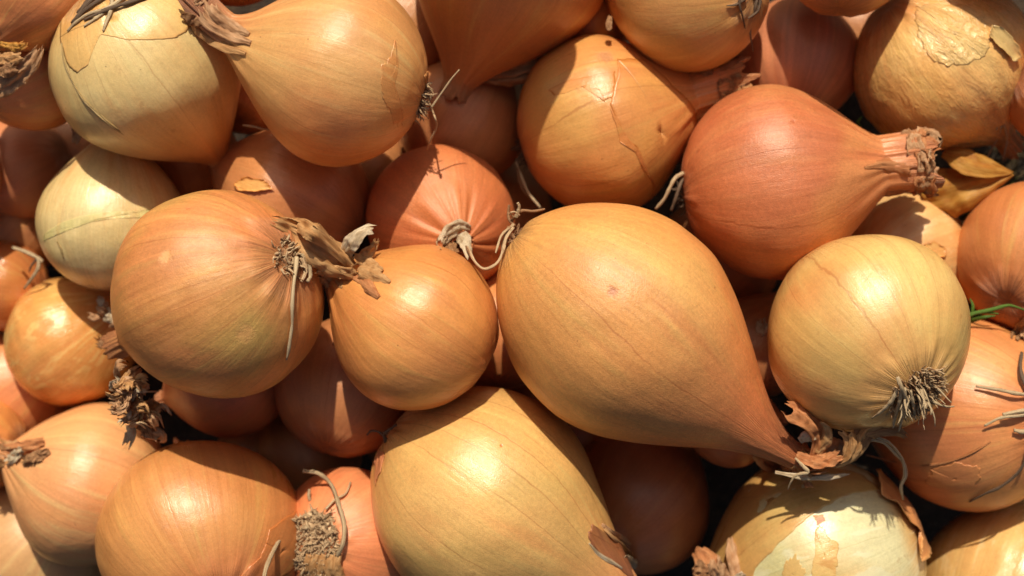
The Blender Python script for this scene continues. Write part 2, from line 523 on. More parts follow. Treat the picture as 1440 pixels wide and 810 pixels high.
def ribbon(name, pts, w, mat, parent, org, seed=0, cup=0.25, twist=0.0, roll=0.0, crum=0.12, fray=0.25, fray0=0.0,
           n=30, m=9, up=(0, 0, 1), th=0.45, ends=(0.7, 0.9), pleats=0.10):
    """strip of dry skin: pts in units, w = widths along it"""
    c = resample(pts, n)
    L = np.concatenate([[0], np.cumsum(np.linalg.norm(np.diff(c, axis=0), axis=1))]); L /= L[-1]
    W = np.interp(L, np.linspace(0, 1, len(w)), w)
    T = np.gradient(c, axis=0); T /= np.linalg.norm(T, axis=1, keepdims=True) + 1e-9
    up = np.asarray(up, float)
    sd = np.cross(T, up); sd /= np.linalg.norm(sd, axis=1, keepdims=True) + 1e-6
    nm = np.cross(sd, T)
    ang = math.radians(roll) + math.radians(twist) * L + 0.25 * n1(L * 3, seed)
    s2 = sd * np.cos(ang)[:, None] + nm * np.sin(ang)[:, None]
    n2 = -sd * np.sin(ang)[:, None] + nm * np.cos(ang)[:, None]
    U = np.linspace(-1, 1, m)
    te = 1 - fray * (0.5 + 0.5 * n1(np.arange(m) * 1.3, seed + 1)); ts = fray0 * (0.5 + 0.5 * n1(np.arange(m) * 1.7, seed + 2))
    Q = np.zeros((n, m, 3)); NN = np.zeros((n, m, 3))
    li = np.linspace(0, 1, n)
    for j in range(m):
        tt = ts[j] + (te[j] - ts[j]) * li
        f = lambda arr: np.stack([np.interp(tt, L, arr[:, k]) for k in range(3)], -1)
        ww = np.interp(tt, L, W) * 0.5
        edge = 1 + 0.18 * n1(tt * 9, seed + 11) * abs(U[j])
        cr = crum * ww * (vnoise(np.stack([tt * 7, tt * 0 + U[j] * 2.2, tt * 0], -1), seed + 3) + 0.6 * vnoise(np.stack([tt * 17, tt * 0 + U[j] * 4, tt * 0], -1), seed + 4))
        pl = pleats * ww * np.sin(U[j] * 7 + seed) 
        Q[:, j] = f(c) + f(s2) * (U[j] * ww * edge)[:, None] + f(n2) * ((-cup * ww * U[j] ** 2) + cr + pl)[:, None]
        NN[:, j] = f(n2)
    pc = np.zeros((n, m, 3)); pc[..., 0] = U[None, :] * np.mean(W) / 40; pc[..., 1] = seed * 0.37; pc[..., 2] = li[:, None] * 2 + seed * 1.3
    return solid(name, Q, NN, th, mat, parent, org, pc, (Q - org) / 150)

def tube_data(pts, r, n=14, k=6, seed=0, knob=0.2):
    c = resample(pts, n)
    T = np.gradient(c, axis=0); T /= np.linalg.norm(T, axis=1, keepdims=True) + 1e-9
    ref = np.array([0.3, 0.2, 0.93])
    a = np.cross(T, ref); a /= np.linalg.norm(a, axis=1, keepdims=True) + 1e-6
    b = np.cross(T, a)
    R = np.interp(np.linspace(0, 1, n), np.linspace(0, 1, len(r)), r) * (1 + knob * n1(np.arange(n) * 0.9, seed))
    ph = np.linspace(0, 2 * math.pi, k, endpoint=False)
    V = c[:, None] + (a[:, None] * np.cos(ph)[None, :, None] + b[:, None] * np.sin(ph)[None, :, None] * 0.75) * R[:, None, None]
    f = grid_faces(n, k, True)
    f.append(tuple(range(k))[::-1]); f.append(tuple(range((n - 1) * k, n * k)))
    pc = np.zeros((n, k, 3)); pc[..., 0] = np.cos(ph)[None]; pc[..., 1] = np.sin(ph)[None] + seed * 0.31; pc[..., 2] = np.linspace(0, 1, n)[:, None] + seed * 0.77
    return V.reshape(-1, 3), f, pc.reshape(-1, 3)

def tubes(name, specs, mat, parent, org):
    vs_, fs, ps, o = [], [], [], 0
    for sp in specs:
        v, f, p = tube_data(**sp)
        vs_.append(v); ps.append(p); fs += [tuple(i + o for i in q) for q in f]; o += len(v)
    return make_mesh(name, np.concatenate(vs_), fs, mat, parent, org, np.concatenate(ps), None)

def root_tuft(on, mat, n=60, length=0.3, disk=0.13, thick=1.6, out=0.6, droop=(0, 0, 0), seed=0, curl=0.35, plate=True, lenvar=0.6, platemat=None):
    """fine dry roots standing out of the root plate"""
    rg = np.random.default_rng(seed + 11)
    sp = []
    n = int(n * 1.35); thick *= 0.74
    base = on.pole()
    R = on.R
    for i in range(n):
        ph = rg.uniform(0, 2 * math.pi); rr = disk * math.sqrt(rg.uniform(0, 1))
        rad_dir = on.e1 * math.cos(ph) + on.e2 * math.sin(ph)
        p = base + rad_dir * rr * R + on.A * R * 0.01
        d = -on.A * out * rg.uniform(0.5, 1.3) + rad_dir * (rr / disk) * rg.uniform(0.4, 1.2) + rg.normal(0, 0.25, 3)
        d += np.array([droop[0], -droop[1], droop[2]]) * rg.uniform(0.3, 1)
        d /= np.linalg.norm(d)
        Lk = length * R * (1 - lenvar * rg.uniform(0, 1))
        pts = [p]
        for k in range(4):
            p = p + d * Lk / 4
            d = d + rg.normal(0, curl, 3) + np.array([droop[0], -droop[1], droop[2]]) * 0.15
            # stay outside the bulb
            v = (p - on.C)
            if np.linalg.norm(v) < on.R * 0.98: d += v / np.linalg.norm(v) * 0.5
            d /= np.linalg.norm(d)
            pts.append(p)
        t0 = thick * rg.uniform(0.6, 1.4)
        sp.append(dict(pts=pts, r=[t0, t0 * 0.9, t0 * 0.4], n=9, k=5, seed=int(rg.integers(0, 999))))
    tubes("root_tuft", sp, mat, on.root, on.org)
    if plate:
        nn, mm = 8, 26
        ph = np.linspace(0, 2 * math.pi, mm, endpoint=False); q = np.linspace(0.02, 1, nn)
        PH, QQ = np.meshgrid(ph, q)
        dr = disk * 1.05 * QQ * (1 + 0.15 * vnoise(np.stack([np.cos(PH) * 3, np.sin(PH) * 3, QQ], -1), seed))
        hgt = 0.05 * (1 - QQ ** 2) + 0.03 * vnoise(np.stack([np.cos(PH) * QQ * 6, np.sin(PH) * QQ * 6, QQ * 0], -1), seed + 2)
        V = base + ((on.e1 * np.cos(PH)[..., None] + on.e2 * np.sin(PH)[..., None]) * dr[..., None] - on.A * (hgt - 0.015)[..., None]) * R
        pc = np.stack([np.cos(PH) * QQ, np.sin(PH) * QQ, QQ], -1)
        make_mesh("root_plate", V.reshape(-1, 3), grid_faces(nn, mm, True, flip=False), platemat or FIB_BROWN, on.root, on.org, pc.reshape(-1, 3))

def neck_fray(on, mat, n=9, length=0.35, w=0.5, seed=0, back=0.3, flare=0.25, spread=1.0, split=False, a0=0, a1=360):
    """papery ends of the dry neck, each a strip of its own"""
    rg = np.random.default_rng(seed + 5)
    for i in range(n):
        a = math.radians(a0 + (a1 - a0) * i / n) + rg.uniform(-0.2, 0.2)
        xs = on.sl + on.nl - back * rg.uniform(0.6, 1.2)
        xe = on.sl + on.nl + length * rg.uniform(0.1, 1.0)
        pts = []
        for k in range(6):
            t = k / 5
            x = xs + (xe - xs) * t
            xi = min(x, on.sl + on.nl)
            p = on.surf(np.array(a), np.array(xi)) + on.A * on.R * (x - xi)
            rd = on.e1 * math.cos(a) + on.e2 * math.sin(a)
            p = p + rd * on.R * (0.012 + flare * t * t * on.nr * rg.uniform(-0.6, 1.4)) + rg.normal(0, 0.012, 3) * on.R * t
            pts.append(p)
        ww = w * on.nr * on.R * 2 * rg.uniform(0.6, 1.3)
        up = on.e1 * math.cos(a) + on.e2 * math.sin(a)
        ribbon("papery_strip", pts, [ww * 0.8, ww, ww * rg.uniform(0.4, 1)], mat if not isinstance(mat, (list, tuple)) else mat[i % len(mat)],
               on.root, on.org, seed=int(rg.integers(0, 900)), cup=0.5, crum=0.25, fray=0.5, n=16, m=7, up=up)

# ------------------------------------------------------------------ the ground
def ground():
    n = 90
    xs = np.concatenate([np.linspace(-9000, -1500, 10), np.linspace(-1400, 1400, n), np.linspace(1500, 9000, 10)])
    X, Y = np.meshgrid(xs, xs)
    Z = -500 + 22 * vnoise(np.stack([X / 160, Y / 160, X * 0], -1), 3) + 8 * vnoise(np.stack([X / 45, Y / 45, X * 0], -1), 4)
    V = np.stack([X, Y, Z], -1).reshape(-1, 3)
    o = make_mesh("ground", V, grid_faces(len(xs), len(xs)), soil_mat(), None, (0, 0, -500))
    o["kind"] = "structure"
ground()

# ------------------------------------------------------------------ the onions
# key, cx, cy, height, radius, neck direction on the picture plane, tilt of neck towards the viewer
ON = {}
SKINS = {}
def onion(key, *a, skin=None, spots=(), **k):
    cx, cy, z, r = a[:4]
    sp = []
    for (px, py, rad_, c_, amt) in spots:
        u, v = (px - cx) / r, -(py - cy) / r
        sp.append(((u, v, math.sqrt(max(0, 1 - u * u - v * v))), rad_, c_, amt))
    skin = dict(skin, spots=sp)
    k["mat"] = onion_skin("skin_" + key, **skin)
    SKINS[key] = dict(skin)
    ON[key] = Onion(key, *a, **k).build()
    return ON[key]
G = lambda **k: k

GOLD = G(c0=(214, 156, 84), c1=(200, 134, 68), cn=(178, 104, 60), cr=(196, 128, 66))
PALE = G(tint=(1.0, 0.91, 0.72), warm=(212, 150, 86), cool=(222, 206, 150), c0=(214, 180, 122), c1=(206, 162, 96), cn=(190, 130, 74), cr=(206, 156, 88))
OLIVE = G(tint=(1.0, 0.87, 0.65), warm=(210, 146, 82), cool=(210, 192, 126), c0=(208, 166, 88), c1=(192, 158, 82), cn=(184, 118, 66), cr=(200, 140, 72))
RUST = G(warm=(190, 92, 48), cool=(212, 146, 96), c0=(200, 116, 64), c1=(208, 130, 74), cn=(186, 116, 76), cr=(186, 100, 54))
ORANGE = G(c0=(208, 132, 72), c1=(196, 112, 58), cn=(176, 98, 56), cr=(186, 108, 58))
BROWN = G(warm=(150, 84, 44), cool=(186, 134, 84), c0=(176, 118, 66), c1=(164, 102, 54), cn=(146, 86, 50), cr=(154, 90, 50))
def V(b, **k):
    d = dict(b); d.update(k); return d

# top layer, centre
onion("big_pear", 876, 456, 0, 161, (405, 322), -3, "largest onion, golden and pear-shaped, lying on top with its long neck pointing down right",
      spots=[(850, 410, 0.055, (150, 70, 50), 0.7), (868, 343, 0.02, (170, 90, 50), 0.8), (838, 430, 0.015, (160, 80, 50), 0.6), (992, 405, 0.02, (150, 90, 50), 0.6)],
      rl=1.25, rp=0.62, prs=0.93, sl=2.0, q=2.3, nr=0.115, nl=0.12, bend=(10, -6, -12), bx=1.5, lob=0.012, res=170, pleat=0.8,
      skin=V(GOLD, c0=(214, 162, 92), c1=(208, 150, 82), cn=(202, 114, 62), cr=(216, 168, 92), blush=(206, 170, 106), veins=16, vein_amt=0.5, rough=0.40, seed=1.3, grain=1.6, neck_at=-0.3, streak=0.4))
onion("left_large", 307, 414, 30, 147, (-120, 52), -31, "large golden onion at left, one long pale root hanging from its hairy root end",
      spots=[(288, 302, 0.03, (176, 90, 52), 0.6), (307, 404, 0.013, (70, 40, 25), 0.9), (268, 365, 0.07, (230, 190, 140), 0.5), (370, 466, 0.10, (206, 160, 110), 0.7)],
      rl=0.99, rp=0.5, sl=1.35, q=1.3, nr=0.13, nl=0.2, res=160, pleat=1.3, dent=0.025,
      skin=V(GOLD, c0=(210, 152, 84), c1=(202, 132, 72), cn=(180, 112, 62), cr=(206, 128, 76), blush=(182, 160, 88), veins=24, vein_amt=0.62, rough=0.42, seed=2.1, grain=1.5, streak=0.75, blotch=0.25, blotch_col=(214, 160, 110)))
onion("mid_small", 584, 459, -4, 119, (-100, -62), 4, "medium amber onion left of the largest one, its papery neck pointing up left",
      rl=0.98, sl=1.1, q=0.95, nr=0.15, nl=0.12, bend=(-6, -4, 20), bx=0.9, lob=0.01, res=130, pleat=0.9,
      skin=V(GOLD, c0=(208, 144, 74), c1=(202, 132, 66), cn=(198, 136, 80), cr=(186, 106, 52), veins=14, vein_amt=0.4, rough=0.33, seed=3.7))
onion("red_small", 621, 312, -176, 106, (24, 24), 66, "small reddish onion above the amber one, its short grey twisted neck facing the viewer",
      sl=1.06, q=0.9, nr=0.13, nl=0.06, res=120, pleat=1.6,
      skin=V(RUST, c0=(206, 122, 66), c1=(198, 108, 54), cn=(212, 144, 94), veins=22, vein_amt=0.2, rough=0.42, seed=4.4, stripe=0.05, grain=1.6, neck_at=0.8))
onion("red_right", 1086, 256, -116, 137, (235, -36), 8, "rust red onion at upper right with a thick frayed dry neck pointing right",
      spots=[(1092, 183, 0.03, (150, 70, 42), 0.6), (968, 215, 0.05, (130, 62, 36), 0.7)],
      rl=0.93, sl=1.12, q=1.35, nr=0.285, nl=0.44, bend=(0, 6, 0), flare=0.1, lob=0.012, res=160, pleat=0.8,
      skin=V(RUST, c0=(190, 106, 62), c1=(182, 96, 54), cn=(198, 128, 88), blush=(206, 140, 90), veins=15, vein_amt=0.55, rough=0.36, seed=5.2, grain=1.6, streak=0.45, neck_at=0.9))
onion("root_right", 1219, 470, -4, 142, (-42, -77), -50, "shiny yellow-green onion at right, grey root tuft at its lower side facing the viewer",
      rl=0.95, sl=1.3, q=1.3, nr=0.12, nl=0.2, res=150, pleat=1.1, lob=0.02,
      skin=V(OLIVE, c0=(218, 192, 130), c1=(210, 174, 106), cn=(200, 126, 68), cr=(214, 172, 108), blush=(208, 144, 82), veins=17, vein_amt=0.42, rough=0.27, seed=6.9, streak=0.4, neck_at=0.15))
onion("top_left", 208, 92, -95, 133, (60, 92), -33, "pale golden onion near the top left corner with dark root hairs lying over its top",
      rl=0.98, sl=1.3, q=1.3, nr=0.12, nl=0.2, res=150, pleat=0.6,
      skin=V(PALE, tint=(1.0, 0.94, 0.78), c0=(224, 202, 150), c1=(222, 192, 134), cn=(216, 146, 76), cr=(214, 160, 84), veins=22, vein_amt=0.4, rough=0.30, seed=7.7, neck_at=0.0))
onion("top_neck", 478, 104, -18, 129, (-196, -62), 5, "pinkish golden onion at top, its wrinkled brown neck curling towards the upper left corner",
      rl=0.95, sl=1.25, q=1.35, nr=0.2, nl=0.42, bend=(-2, -42, 0), bx=1.0, flare=0.3, res=150, pleat=0.8,
      skin=V(PALE, c0=(212, 160, 98), c1=(204, 142, 82), cn=(176, 108, 74), cr=(206, 140, 74), blush=(206, 128, 60), veins=16, vein_amt=0.4, rough=0.34, seed=8.2, neck_at=0.9))
onion("top_mid", 716, -52, -150, 138, (-82, 190), -8, "ochre onion cut by the top edge, its tapered neck pointing down near the centre",
      sl=1.35, q=1.5, nr=0.16, nl=0.12, res=120, pleat=0.5,
      skin=V(GOLD, c0=(200, 134, 62), c1=(188, 116, 50), cn=(176, 116, 74), veins=16, vein_amt=0.3, rough=0.38, seed=9.1, neck_at=0.6))
onion("mid_top_cracked", 849, 175, -190, 127, (230, -72), 6, "amber onion above the largest one with cracked outer skin and torn edges on its face",
      spots=[(845, 95, 0.10, (120, 96, 96), 0.35), (893, 117, 0.012, (110, 64, 40), 0.7), (913, 122, 0.03, (96, 62, 60), 0.8), (778, 142, 0.03, (176, 96, 50), 0.6)],
      rl=0.96, sl=1.05, q=1.3, nr=0.27, nl=0.55, bend=(0, 4, 0), res=140, pleat=0.7,
      skin=V(GOLD, c0=(214, 158, 94), c1=(208, 142, 78), cn=(192, 130, 84), cr=(196, 116, 58), blush=(214, 170, 98), veins=12, vein_amt=0.45, rough=0.30, seed=10.4))
onion("top_right_mid", 968, -15, -118, 114, (-70, -20), -40, "greenish tan onion cut by the top edge, with thin dark roots at its right end",
      sl=1.3, nr=0.13, nl=0.15, res=110,
      skin=V(OLIVE, c0=(196, 138, 76), c1=(188, 146, 74), cn=(176, 104, 56), veins=18, vein_amt=0.3, rough=0.36, seed=11.0))
onion("pink_shaded", 1117, 86, -262, 92, (10, -60), -20, "pinkish striped onion behind the rust red one, its upper half in shadow",
      sl=1.2, nr=0.15, nl=0.15, res=90,
      skin=V(RUST, c0=(204, 132, 100), c1=(190, 118, 88), cn=(160, 90, 60), cr=(196, 130, 96), veins=26, vein_amt=0.15, rough=0.36, seed=12.5, stripe=0.10))
onion("crinkled", 1326, 94, -185, 124, (88, 84), -14, "golden onion near the top right corner with glossy crinkled whitish skin",
      sl=1.15, q=1.25, nr=0.14, nl=0.2, res=150, wr=0.012, pleat=1.2,
      skin=V(GOLD, c0=(230, 190, 122), c1=(218, 162, 90), cn=(200, 126, 62), blush=(234, 204, 146), veins=14, vein_amt=0.3, rough=0.18, seed=13.3, crinkle=0.22, blotch=0.35, blotch_col=(226, 196, 138)))
onion("right_edge_top", 1502, 130, -120, 84, (80, 20), -10, "smooth orange onion cut by the right edge, upper of the two there",
      sl=1.3, nr=0.13, nl=0.1, res=70, skin=V(ORANGE, veins=12, vein_amt=0.15, seed=14.0))
onion("peach", 1268, 352, -262, 92, (60, -20), -30, "pale peach onion half hidden between the rust red neck and the yellow-green onion",
      sl=1.2, nr=0.14, nl=0.1, res=100, skin=V(PALE, c0=(222, 176, 122), c1=(216, 160, 96), cn=(206, 150, 90), cr=(210, 150, 90), veins=12, vein_amt=0.15, rough=0.32, seed=15.8, blotch=0.25))
onion("right_edge_orange", 1456, 362, -170, 109, (60, -60), -35, "plain dull orange onion cut by the right edge above the green grass blades",
      sl=1.3, nr=0.13, nl=0.1, res=100, skin=V(ORANGE, c0=(202, 132, 72), c1=(194, 118, 60), veins=14, vein_amt=0.12, rough=0.40, seed=16.1))
onion("right_low", 1360, 583, -190, 136, (-110, 6), -52, "orange brown onion at the right edge with long dry roots fanning from its right end",
      rl=1.0, sl=1.3, nr=0.13, nl=0.1, res=140, pleat=1.2,
      skin=V(ORANGE, c0=(212, 146, 90), c1=(202, 124, 72), cn=(196, 122, 70), cr=(210, 126, 72), veins=18, vein_amt=0.5, rough=0.36, seed=17.4, streak=0.6))
onion("corner_pale", 1424, 834, -255, 132, (50, -70), -25, "pale glossy yellow onion in the lower right corner, partly under a round shadow",
      sl=1.2, nr=0.13, nl=0.1, res=120, wr=0.012, skin=V(PALE, c0=(216, 164, 96), c1=(220, 178, 112), cn=(206, 142, 76), veins=10, vein_amt=0.2, rough=0.22, seed=18.2, blotch=0.3))
onion("peeled", 1146, 792, -195, 151, (-150, 60), -6, "half-peeled greenish white onion at the bottom with torn brown skin curling off its right side",
      rl=1.0, sl=1.15, q=1.2, nr=0.14, nl=0.12, res=150, lob=0.02,
      skin=V(PALE, tint=(1.0, 0.96, 0.82), warm=(206, 176, 116), cool=(206, 208, 166), c0=(206, 200, 150), c1=(214, 210, 178), cn=(190, 140, 82), cr=(196, 152, 90), blush=(206, 160, 90), veins=26, vein_amt=0.3, vein=(150, 140, 86), rough=0.27, seed=19.9, neck_at=0.75, blotch=0.6, blotch_col=(218, 214, 186)))
onion("bottom_mid", 683, 703, -85, 154, (200, 142), 3, "large yellow-green onion at bottom centre, its neck with a torn brown notch pointing down right",
      spots=[(706, 612, 0.016, (190, 90, 30), 0.9), (740, 636, 0.01, (190, 90, 40), 0.7)],
      rl=1.1, rp=0.57, sl=1.8, q=2.15, nr=0.17, nl=0.12, res=160, pleat=1.3, lob=0.015,
      skin=V(OLIVE, c0=(220, 180, 114), c1=(210, 166, 100), cn=(206, 138, 84), cr=(214, 152, 82), blush=(190, 164, 94), veins=15, vein_amt=0.5, rough=0.31, seed=20.6, neck_at=0.75, grain=1.4))
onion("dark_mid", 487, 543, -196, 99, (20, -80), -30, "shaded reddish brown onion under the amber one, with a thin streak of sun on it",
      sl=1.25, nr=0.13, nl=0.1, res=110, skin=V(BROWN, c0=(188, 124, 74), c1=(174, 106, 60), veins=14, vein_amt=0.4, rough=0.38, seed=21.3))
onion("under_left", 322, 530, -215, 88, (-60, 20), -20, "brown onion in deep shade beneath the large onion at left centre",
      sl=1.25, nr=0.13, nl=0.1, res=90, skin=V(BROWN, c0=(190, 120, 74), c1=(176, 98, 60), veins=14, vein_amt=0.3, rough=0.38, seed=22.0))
onion("bottom_left", 284, 752, -120, 144, (-80, -128), -48, "large smooth amber onion at the bottom left with a shadow across its upper right",
      rl=0.98, sl=1.12, q=1.25, nr=0.12, nl=0.14, res=150, lob=0.02,
      skin=V(GOLD, c0=(204, 146, 84), c1=(196, 130, 72), cn=(200, 128, 84), cr=(196, 114, 64), veins=20, vein_amt=0.25, rough=0.30, seed=23.8, neck_at=0.8, streak=0.5))
onion("neck_left", 121, 679, -245, 113, (-100, -42), 16, "peach coloured onion at lower left, its short frayed neck pointing left",
      rl=0.98, sl=1.0, q=1.1, nr=0.16, nl=0.25, res=120,
      skin=V(PALE, c0=(222, 162, 110), c1=(212, 144, 92), cn=(200, 126, 80), cr=(200, 130, 76), veins=20, vein_amt=0.35, rough=0.36, seed=24.4, neck_at=0.55))
onion("corner_left_low", 50, 768, -372, 106, (-60, 60), -30, "pale tan onion in the lower left corner beneath the peach coloured one",
      sl=1.25, nr=0.13, nl=0.1, res=90, skin=V(PALE, c0=(206, 158, 108), c1=(196, 142, 90), veins=12, vein_amt=0.15, rough=0.4, seed=25.0))
onion("glossy_left", 104, 478, -300, 94, (60, -40), 12, "glossy yellow onion with patchy skin left of the large golden one",
      sl=1.1, q=1.1, nr=0.14, nl=0.1, res=120, wr=0.012, skin=V(GOLD, c0=(224, 176, 104), c1=(216, 150, 78), cn=(200, 120, 60), blush=(230, 200, 134), veins=12, vein_amt=0.12, rough=0.16, seed=26.6, blotch=0.6, blotch_col=(228, 200, 138)))
onion("white_left", 158, 314, -190, 101, (6, -104), 4, "greenish white onion at left, a pale green band round it, its neck pointing up",
      rl=0.95, sl=1.15, q=1.1, nr=0.26, nl=0.2, res=120, pleat=0.5, skin=V(PALE, c0=(220, 202, 156), c1=(214, 192, 140), cn=(204, 156, 108), cr=(200, 150, 90), veins=18, vein_amt=0.18, rough=0.27, seed=27.1, neck_at=0.5, blotch=0.15))
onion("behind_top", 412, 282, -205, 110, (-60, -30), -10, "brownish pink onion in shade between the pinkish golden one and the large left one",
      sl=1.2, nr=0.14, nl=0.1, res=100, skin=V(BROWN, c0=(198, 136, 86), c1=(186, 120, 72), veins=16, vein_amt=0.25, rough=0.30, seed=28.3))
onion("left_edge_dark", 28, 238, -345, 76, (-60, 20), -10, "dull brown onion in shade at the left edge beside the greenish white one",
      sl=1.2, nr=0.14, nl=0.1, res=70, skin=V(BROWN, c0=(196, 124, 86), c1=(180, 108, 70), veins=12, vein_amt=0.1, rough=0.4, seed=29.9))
onion("corner_low", 46, 98, -165, 85, (60, -60), -30, "smooth orange onion at the upper left edge under the one with the torn neck",
      sl=1.2, nr=0.14, nl=0.1, res=90, skin=V(ORANGE, c0=(206, 130, 78), c1=(196, 116, 62), veins=12, vein_amt=0.1, rough=0.34, seed=30.2))
onion("corner_top", 50, -14, -60, 88, (-70, 96), 12, "light orange onion in the upper left corner with a torn open neck pointing down left",
      sl=1.15, q=1.3, nr=0.22, nl=0.1, res=110, skin=V(ORANGE, c0=(222, 146, 92), c1=(210, 130, 76), cn=(200, 130, 80), veins=14, vein_amt=0.2, rough=0.34, seed=31.7, neck_at=0.7, streak=0.7))
onion("left_translucent", -2, 400, -330, 68, (-50, -10), -10, "shiny dark amber onion at the left edge below the dull brown one",
      sl=1.2, nr=0.14, nl=0.1, res=80, wr=0.02, skin=V(ORANGE, c0=(196, 124, 58), c1=(184, 104, 44), veins=12, vein_amt=0.1, rough=0.14, seed=32.4))
onion("left_pink", 22, 548, -390, 86, (-60, 40), -20, "smooth pinkish orange onion at the left edge beneath the glossy yellow one",
      sl=1.2, nr=0.14, nl=0.1, res=80, skin=V(ORANGE, c0=(214, 138, 92), c1=(204, 124, 74), veins=12, vein_amt=0.08, rough=0.34, seed=33.0))
onion("left_edge_gold", -36, 625, -290, 72, (-60, 0), -10, "golden orange onion cut by the left edge behind the frayed neck",
      sl=1.2, nr=0.14, nl=0.1, res=70, skin=V(GOLD, c0=(220, 150, 74), veins=12, vein_amt=0.1, rough=0.34, seed=34.0))
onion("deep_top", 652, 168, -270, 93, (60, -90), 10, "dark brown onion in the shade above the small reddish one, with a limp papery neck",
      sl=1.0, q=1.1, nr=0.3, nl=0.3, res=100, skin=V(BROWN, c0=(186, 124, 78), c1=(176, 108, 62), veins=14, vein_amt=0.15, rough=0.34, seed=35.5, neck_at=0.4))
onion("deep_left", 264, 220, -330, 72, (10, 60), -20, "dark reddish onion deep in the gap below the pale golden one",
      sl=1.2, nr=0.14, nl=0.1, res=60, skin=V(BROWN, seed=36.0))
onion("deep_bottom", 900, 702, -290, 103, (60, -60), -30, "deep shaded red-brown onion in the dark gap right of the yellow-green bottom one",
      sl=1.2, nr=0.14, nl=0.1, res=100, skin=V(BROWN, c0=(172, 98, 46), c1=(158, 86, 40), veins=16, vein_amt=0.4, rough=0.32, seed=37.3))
onion("under_neck", 1028, 592, -200, 66, (60, 0), -20, "small brown onion peeping out beneath the long neck of the largest one",
      sl=1.2, nr=0.14, nl=0.1, res=70, skin=V(ORANGE, c0=(196, 118, 66), seed=38.0))
onion("between", 704, 462, -215, 86, (0, -60), -20, "orange brown onion seen only as slivers between the amber and the largest onion",
      sl=1.2, nr=0.14, nl=0.1, res=80, skin=V(ORANGE, c0=(208, 136, 78), seed=39.0))
onion("big_root", 492, 756, -160, 100, (66, 14), -63, "pinkish red onion at the bottom edge, its round hairy grey root plate facing the viewer",
      rl=0.95, sl=1.2, nr=0.14, nl=0.1, res=120, pleat=1.4, skin=V(RUST, c0=(224, 142, 98), c1=(216, 124, 78), cr=(224, 150, 104), veins=24, vein_amt=0.3, rough=0.42, seed=40.0, streak=0.7))
onion("deep_tan", 822, 24, -255, 68, (10, -60), -20, "tan onion in shade at the top edge behind the cracked amber one",
      sl=1.2, nr=0.14, nl=0.1, res=70, skin=V(GOLD, c0=(190, 128, 66), seed=41.0))
onion("top_edge", 1192, -78, -80, 100, (10, -60), -10, "golden onion showing only its underside at the top edge, right of the pinkish one",
      sl=1.2, nr=0.14, nl=0.1, res=80, skin=V(GOLD, c0=(210, 150, 78), veins=10, seed=42.0))
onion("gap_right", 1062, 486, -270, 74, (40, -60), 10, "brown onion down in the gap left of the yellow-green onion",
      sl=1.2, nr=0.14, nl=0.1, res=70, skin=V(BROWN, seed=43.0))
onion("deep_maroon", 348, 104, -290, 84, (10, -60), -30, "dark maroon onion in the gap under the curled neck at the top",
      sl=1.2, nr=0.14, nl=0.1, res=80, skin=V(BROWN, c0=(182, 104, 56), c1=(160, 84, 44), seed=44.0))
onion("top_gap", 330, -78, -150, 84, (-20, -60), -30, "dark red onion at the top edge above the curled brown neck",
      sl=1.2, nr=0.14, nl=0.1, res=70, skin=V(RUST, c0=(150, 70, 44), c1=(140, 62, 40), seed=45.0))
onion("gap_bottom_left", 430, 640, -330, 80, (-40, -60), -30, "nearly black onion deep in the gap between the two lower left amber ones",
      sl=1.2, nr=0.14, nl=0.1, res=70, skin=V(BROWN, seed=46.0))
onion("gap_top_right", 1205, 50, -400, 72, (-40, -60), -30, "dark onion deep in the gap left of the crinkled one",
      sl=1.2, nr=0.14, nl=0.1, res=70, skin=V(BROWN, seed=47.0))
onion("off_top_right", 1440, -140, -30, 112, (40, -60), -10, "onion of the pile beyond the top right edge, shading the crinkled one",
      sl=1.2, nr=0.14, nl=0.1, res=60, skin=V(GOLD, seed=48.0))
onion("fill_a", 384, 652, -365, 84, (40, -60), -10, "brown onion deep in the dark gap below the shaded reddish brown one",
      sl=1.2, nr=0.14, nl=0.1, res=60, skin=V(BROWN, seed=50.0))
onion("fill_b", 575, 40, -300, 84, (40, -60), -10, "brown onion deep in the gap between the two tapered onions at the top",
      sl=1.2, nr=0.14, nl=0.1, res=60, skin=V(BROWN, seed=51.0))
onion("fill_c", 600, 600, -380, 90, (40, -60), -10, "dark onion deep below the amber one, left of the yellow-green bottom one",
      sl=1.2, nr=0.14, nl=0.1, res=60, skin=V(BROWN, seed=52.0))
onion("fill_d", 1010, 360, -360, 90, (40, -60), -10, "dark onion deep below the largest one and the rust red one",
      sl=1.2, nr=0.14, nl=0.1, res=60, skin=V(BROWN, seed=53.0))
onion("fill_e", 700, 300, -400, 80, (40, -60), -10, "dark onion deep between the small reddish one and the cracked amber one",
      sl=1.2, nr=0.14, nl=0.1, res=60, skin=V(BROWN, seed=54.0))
onion("off_top_small", 1226, -116, 104, 68, (40, -60), -10, "small onion of the pile beyond the top edge, shading the crinkled one",
      sl=1.2, nr=0.14, nl=0.1, res=60, skin=V(GOLD, seed=58.0))
onion("fill_f", 20, 322, -390, 70, (40, -60), -10, "dark onion deep between the dull brown and the shiny amber ones at left",
      sl=1.2, nr=0.14, nl=0.1, res=60, skin=V(BROWN, seed=55.0))
onion("fill_g", 112, 212, -430, 74, (40, -60), -10, "dark onion at the bottom of the gap beside the greenish white one's neck",
      sl=1.2, nr=0.14, nl=0.1, res=60, skin=V(BROWN, seed=56.0))
onion("fill_h", 990, 178, -360, 62, (40, -60), -10, "dark onion deep between the cracked amber one and the rust red one",
      sl=1.2, nr=0.14, nl=0.1, res=60, skin=V(BROWN, seed=57.0))
onion("fill_i", 806, 606, -370, 62, (40, -60), -10, "dark onion deep in the slit between the largest and the yellow-green bottom one",
      sl=1.2, nr=0.14, nl=0.1, res=60, skin=V(BROWN, seed=59.0))
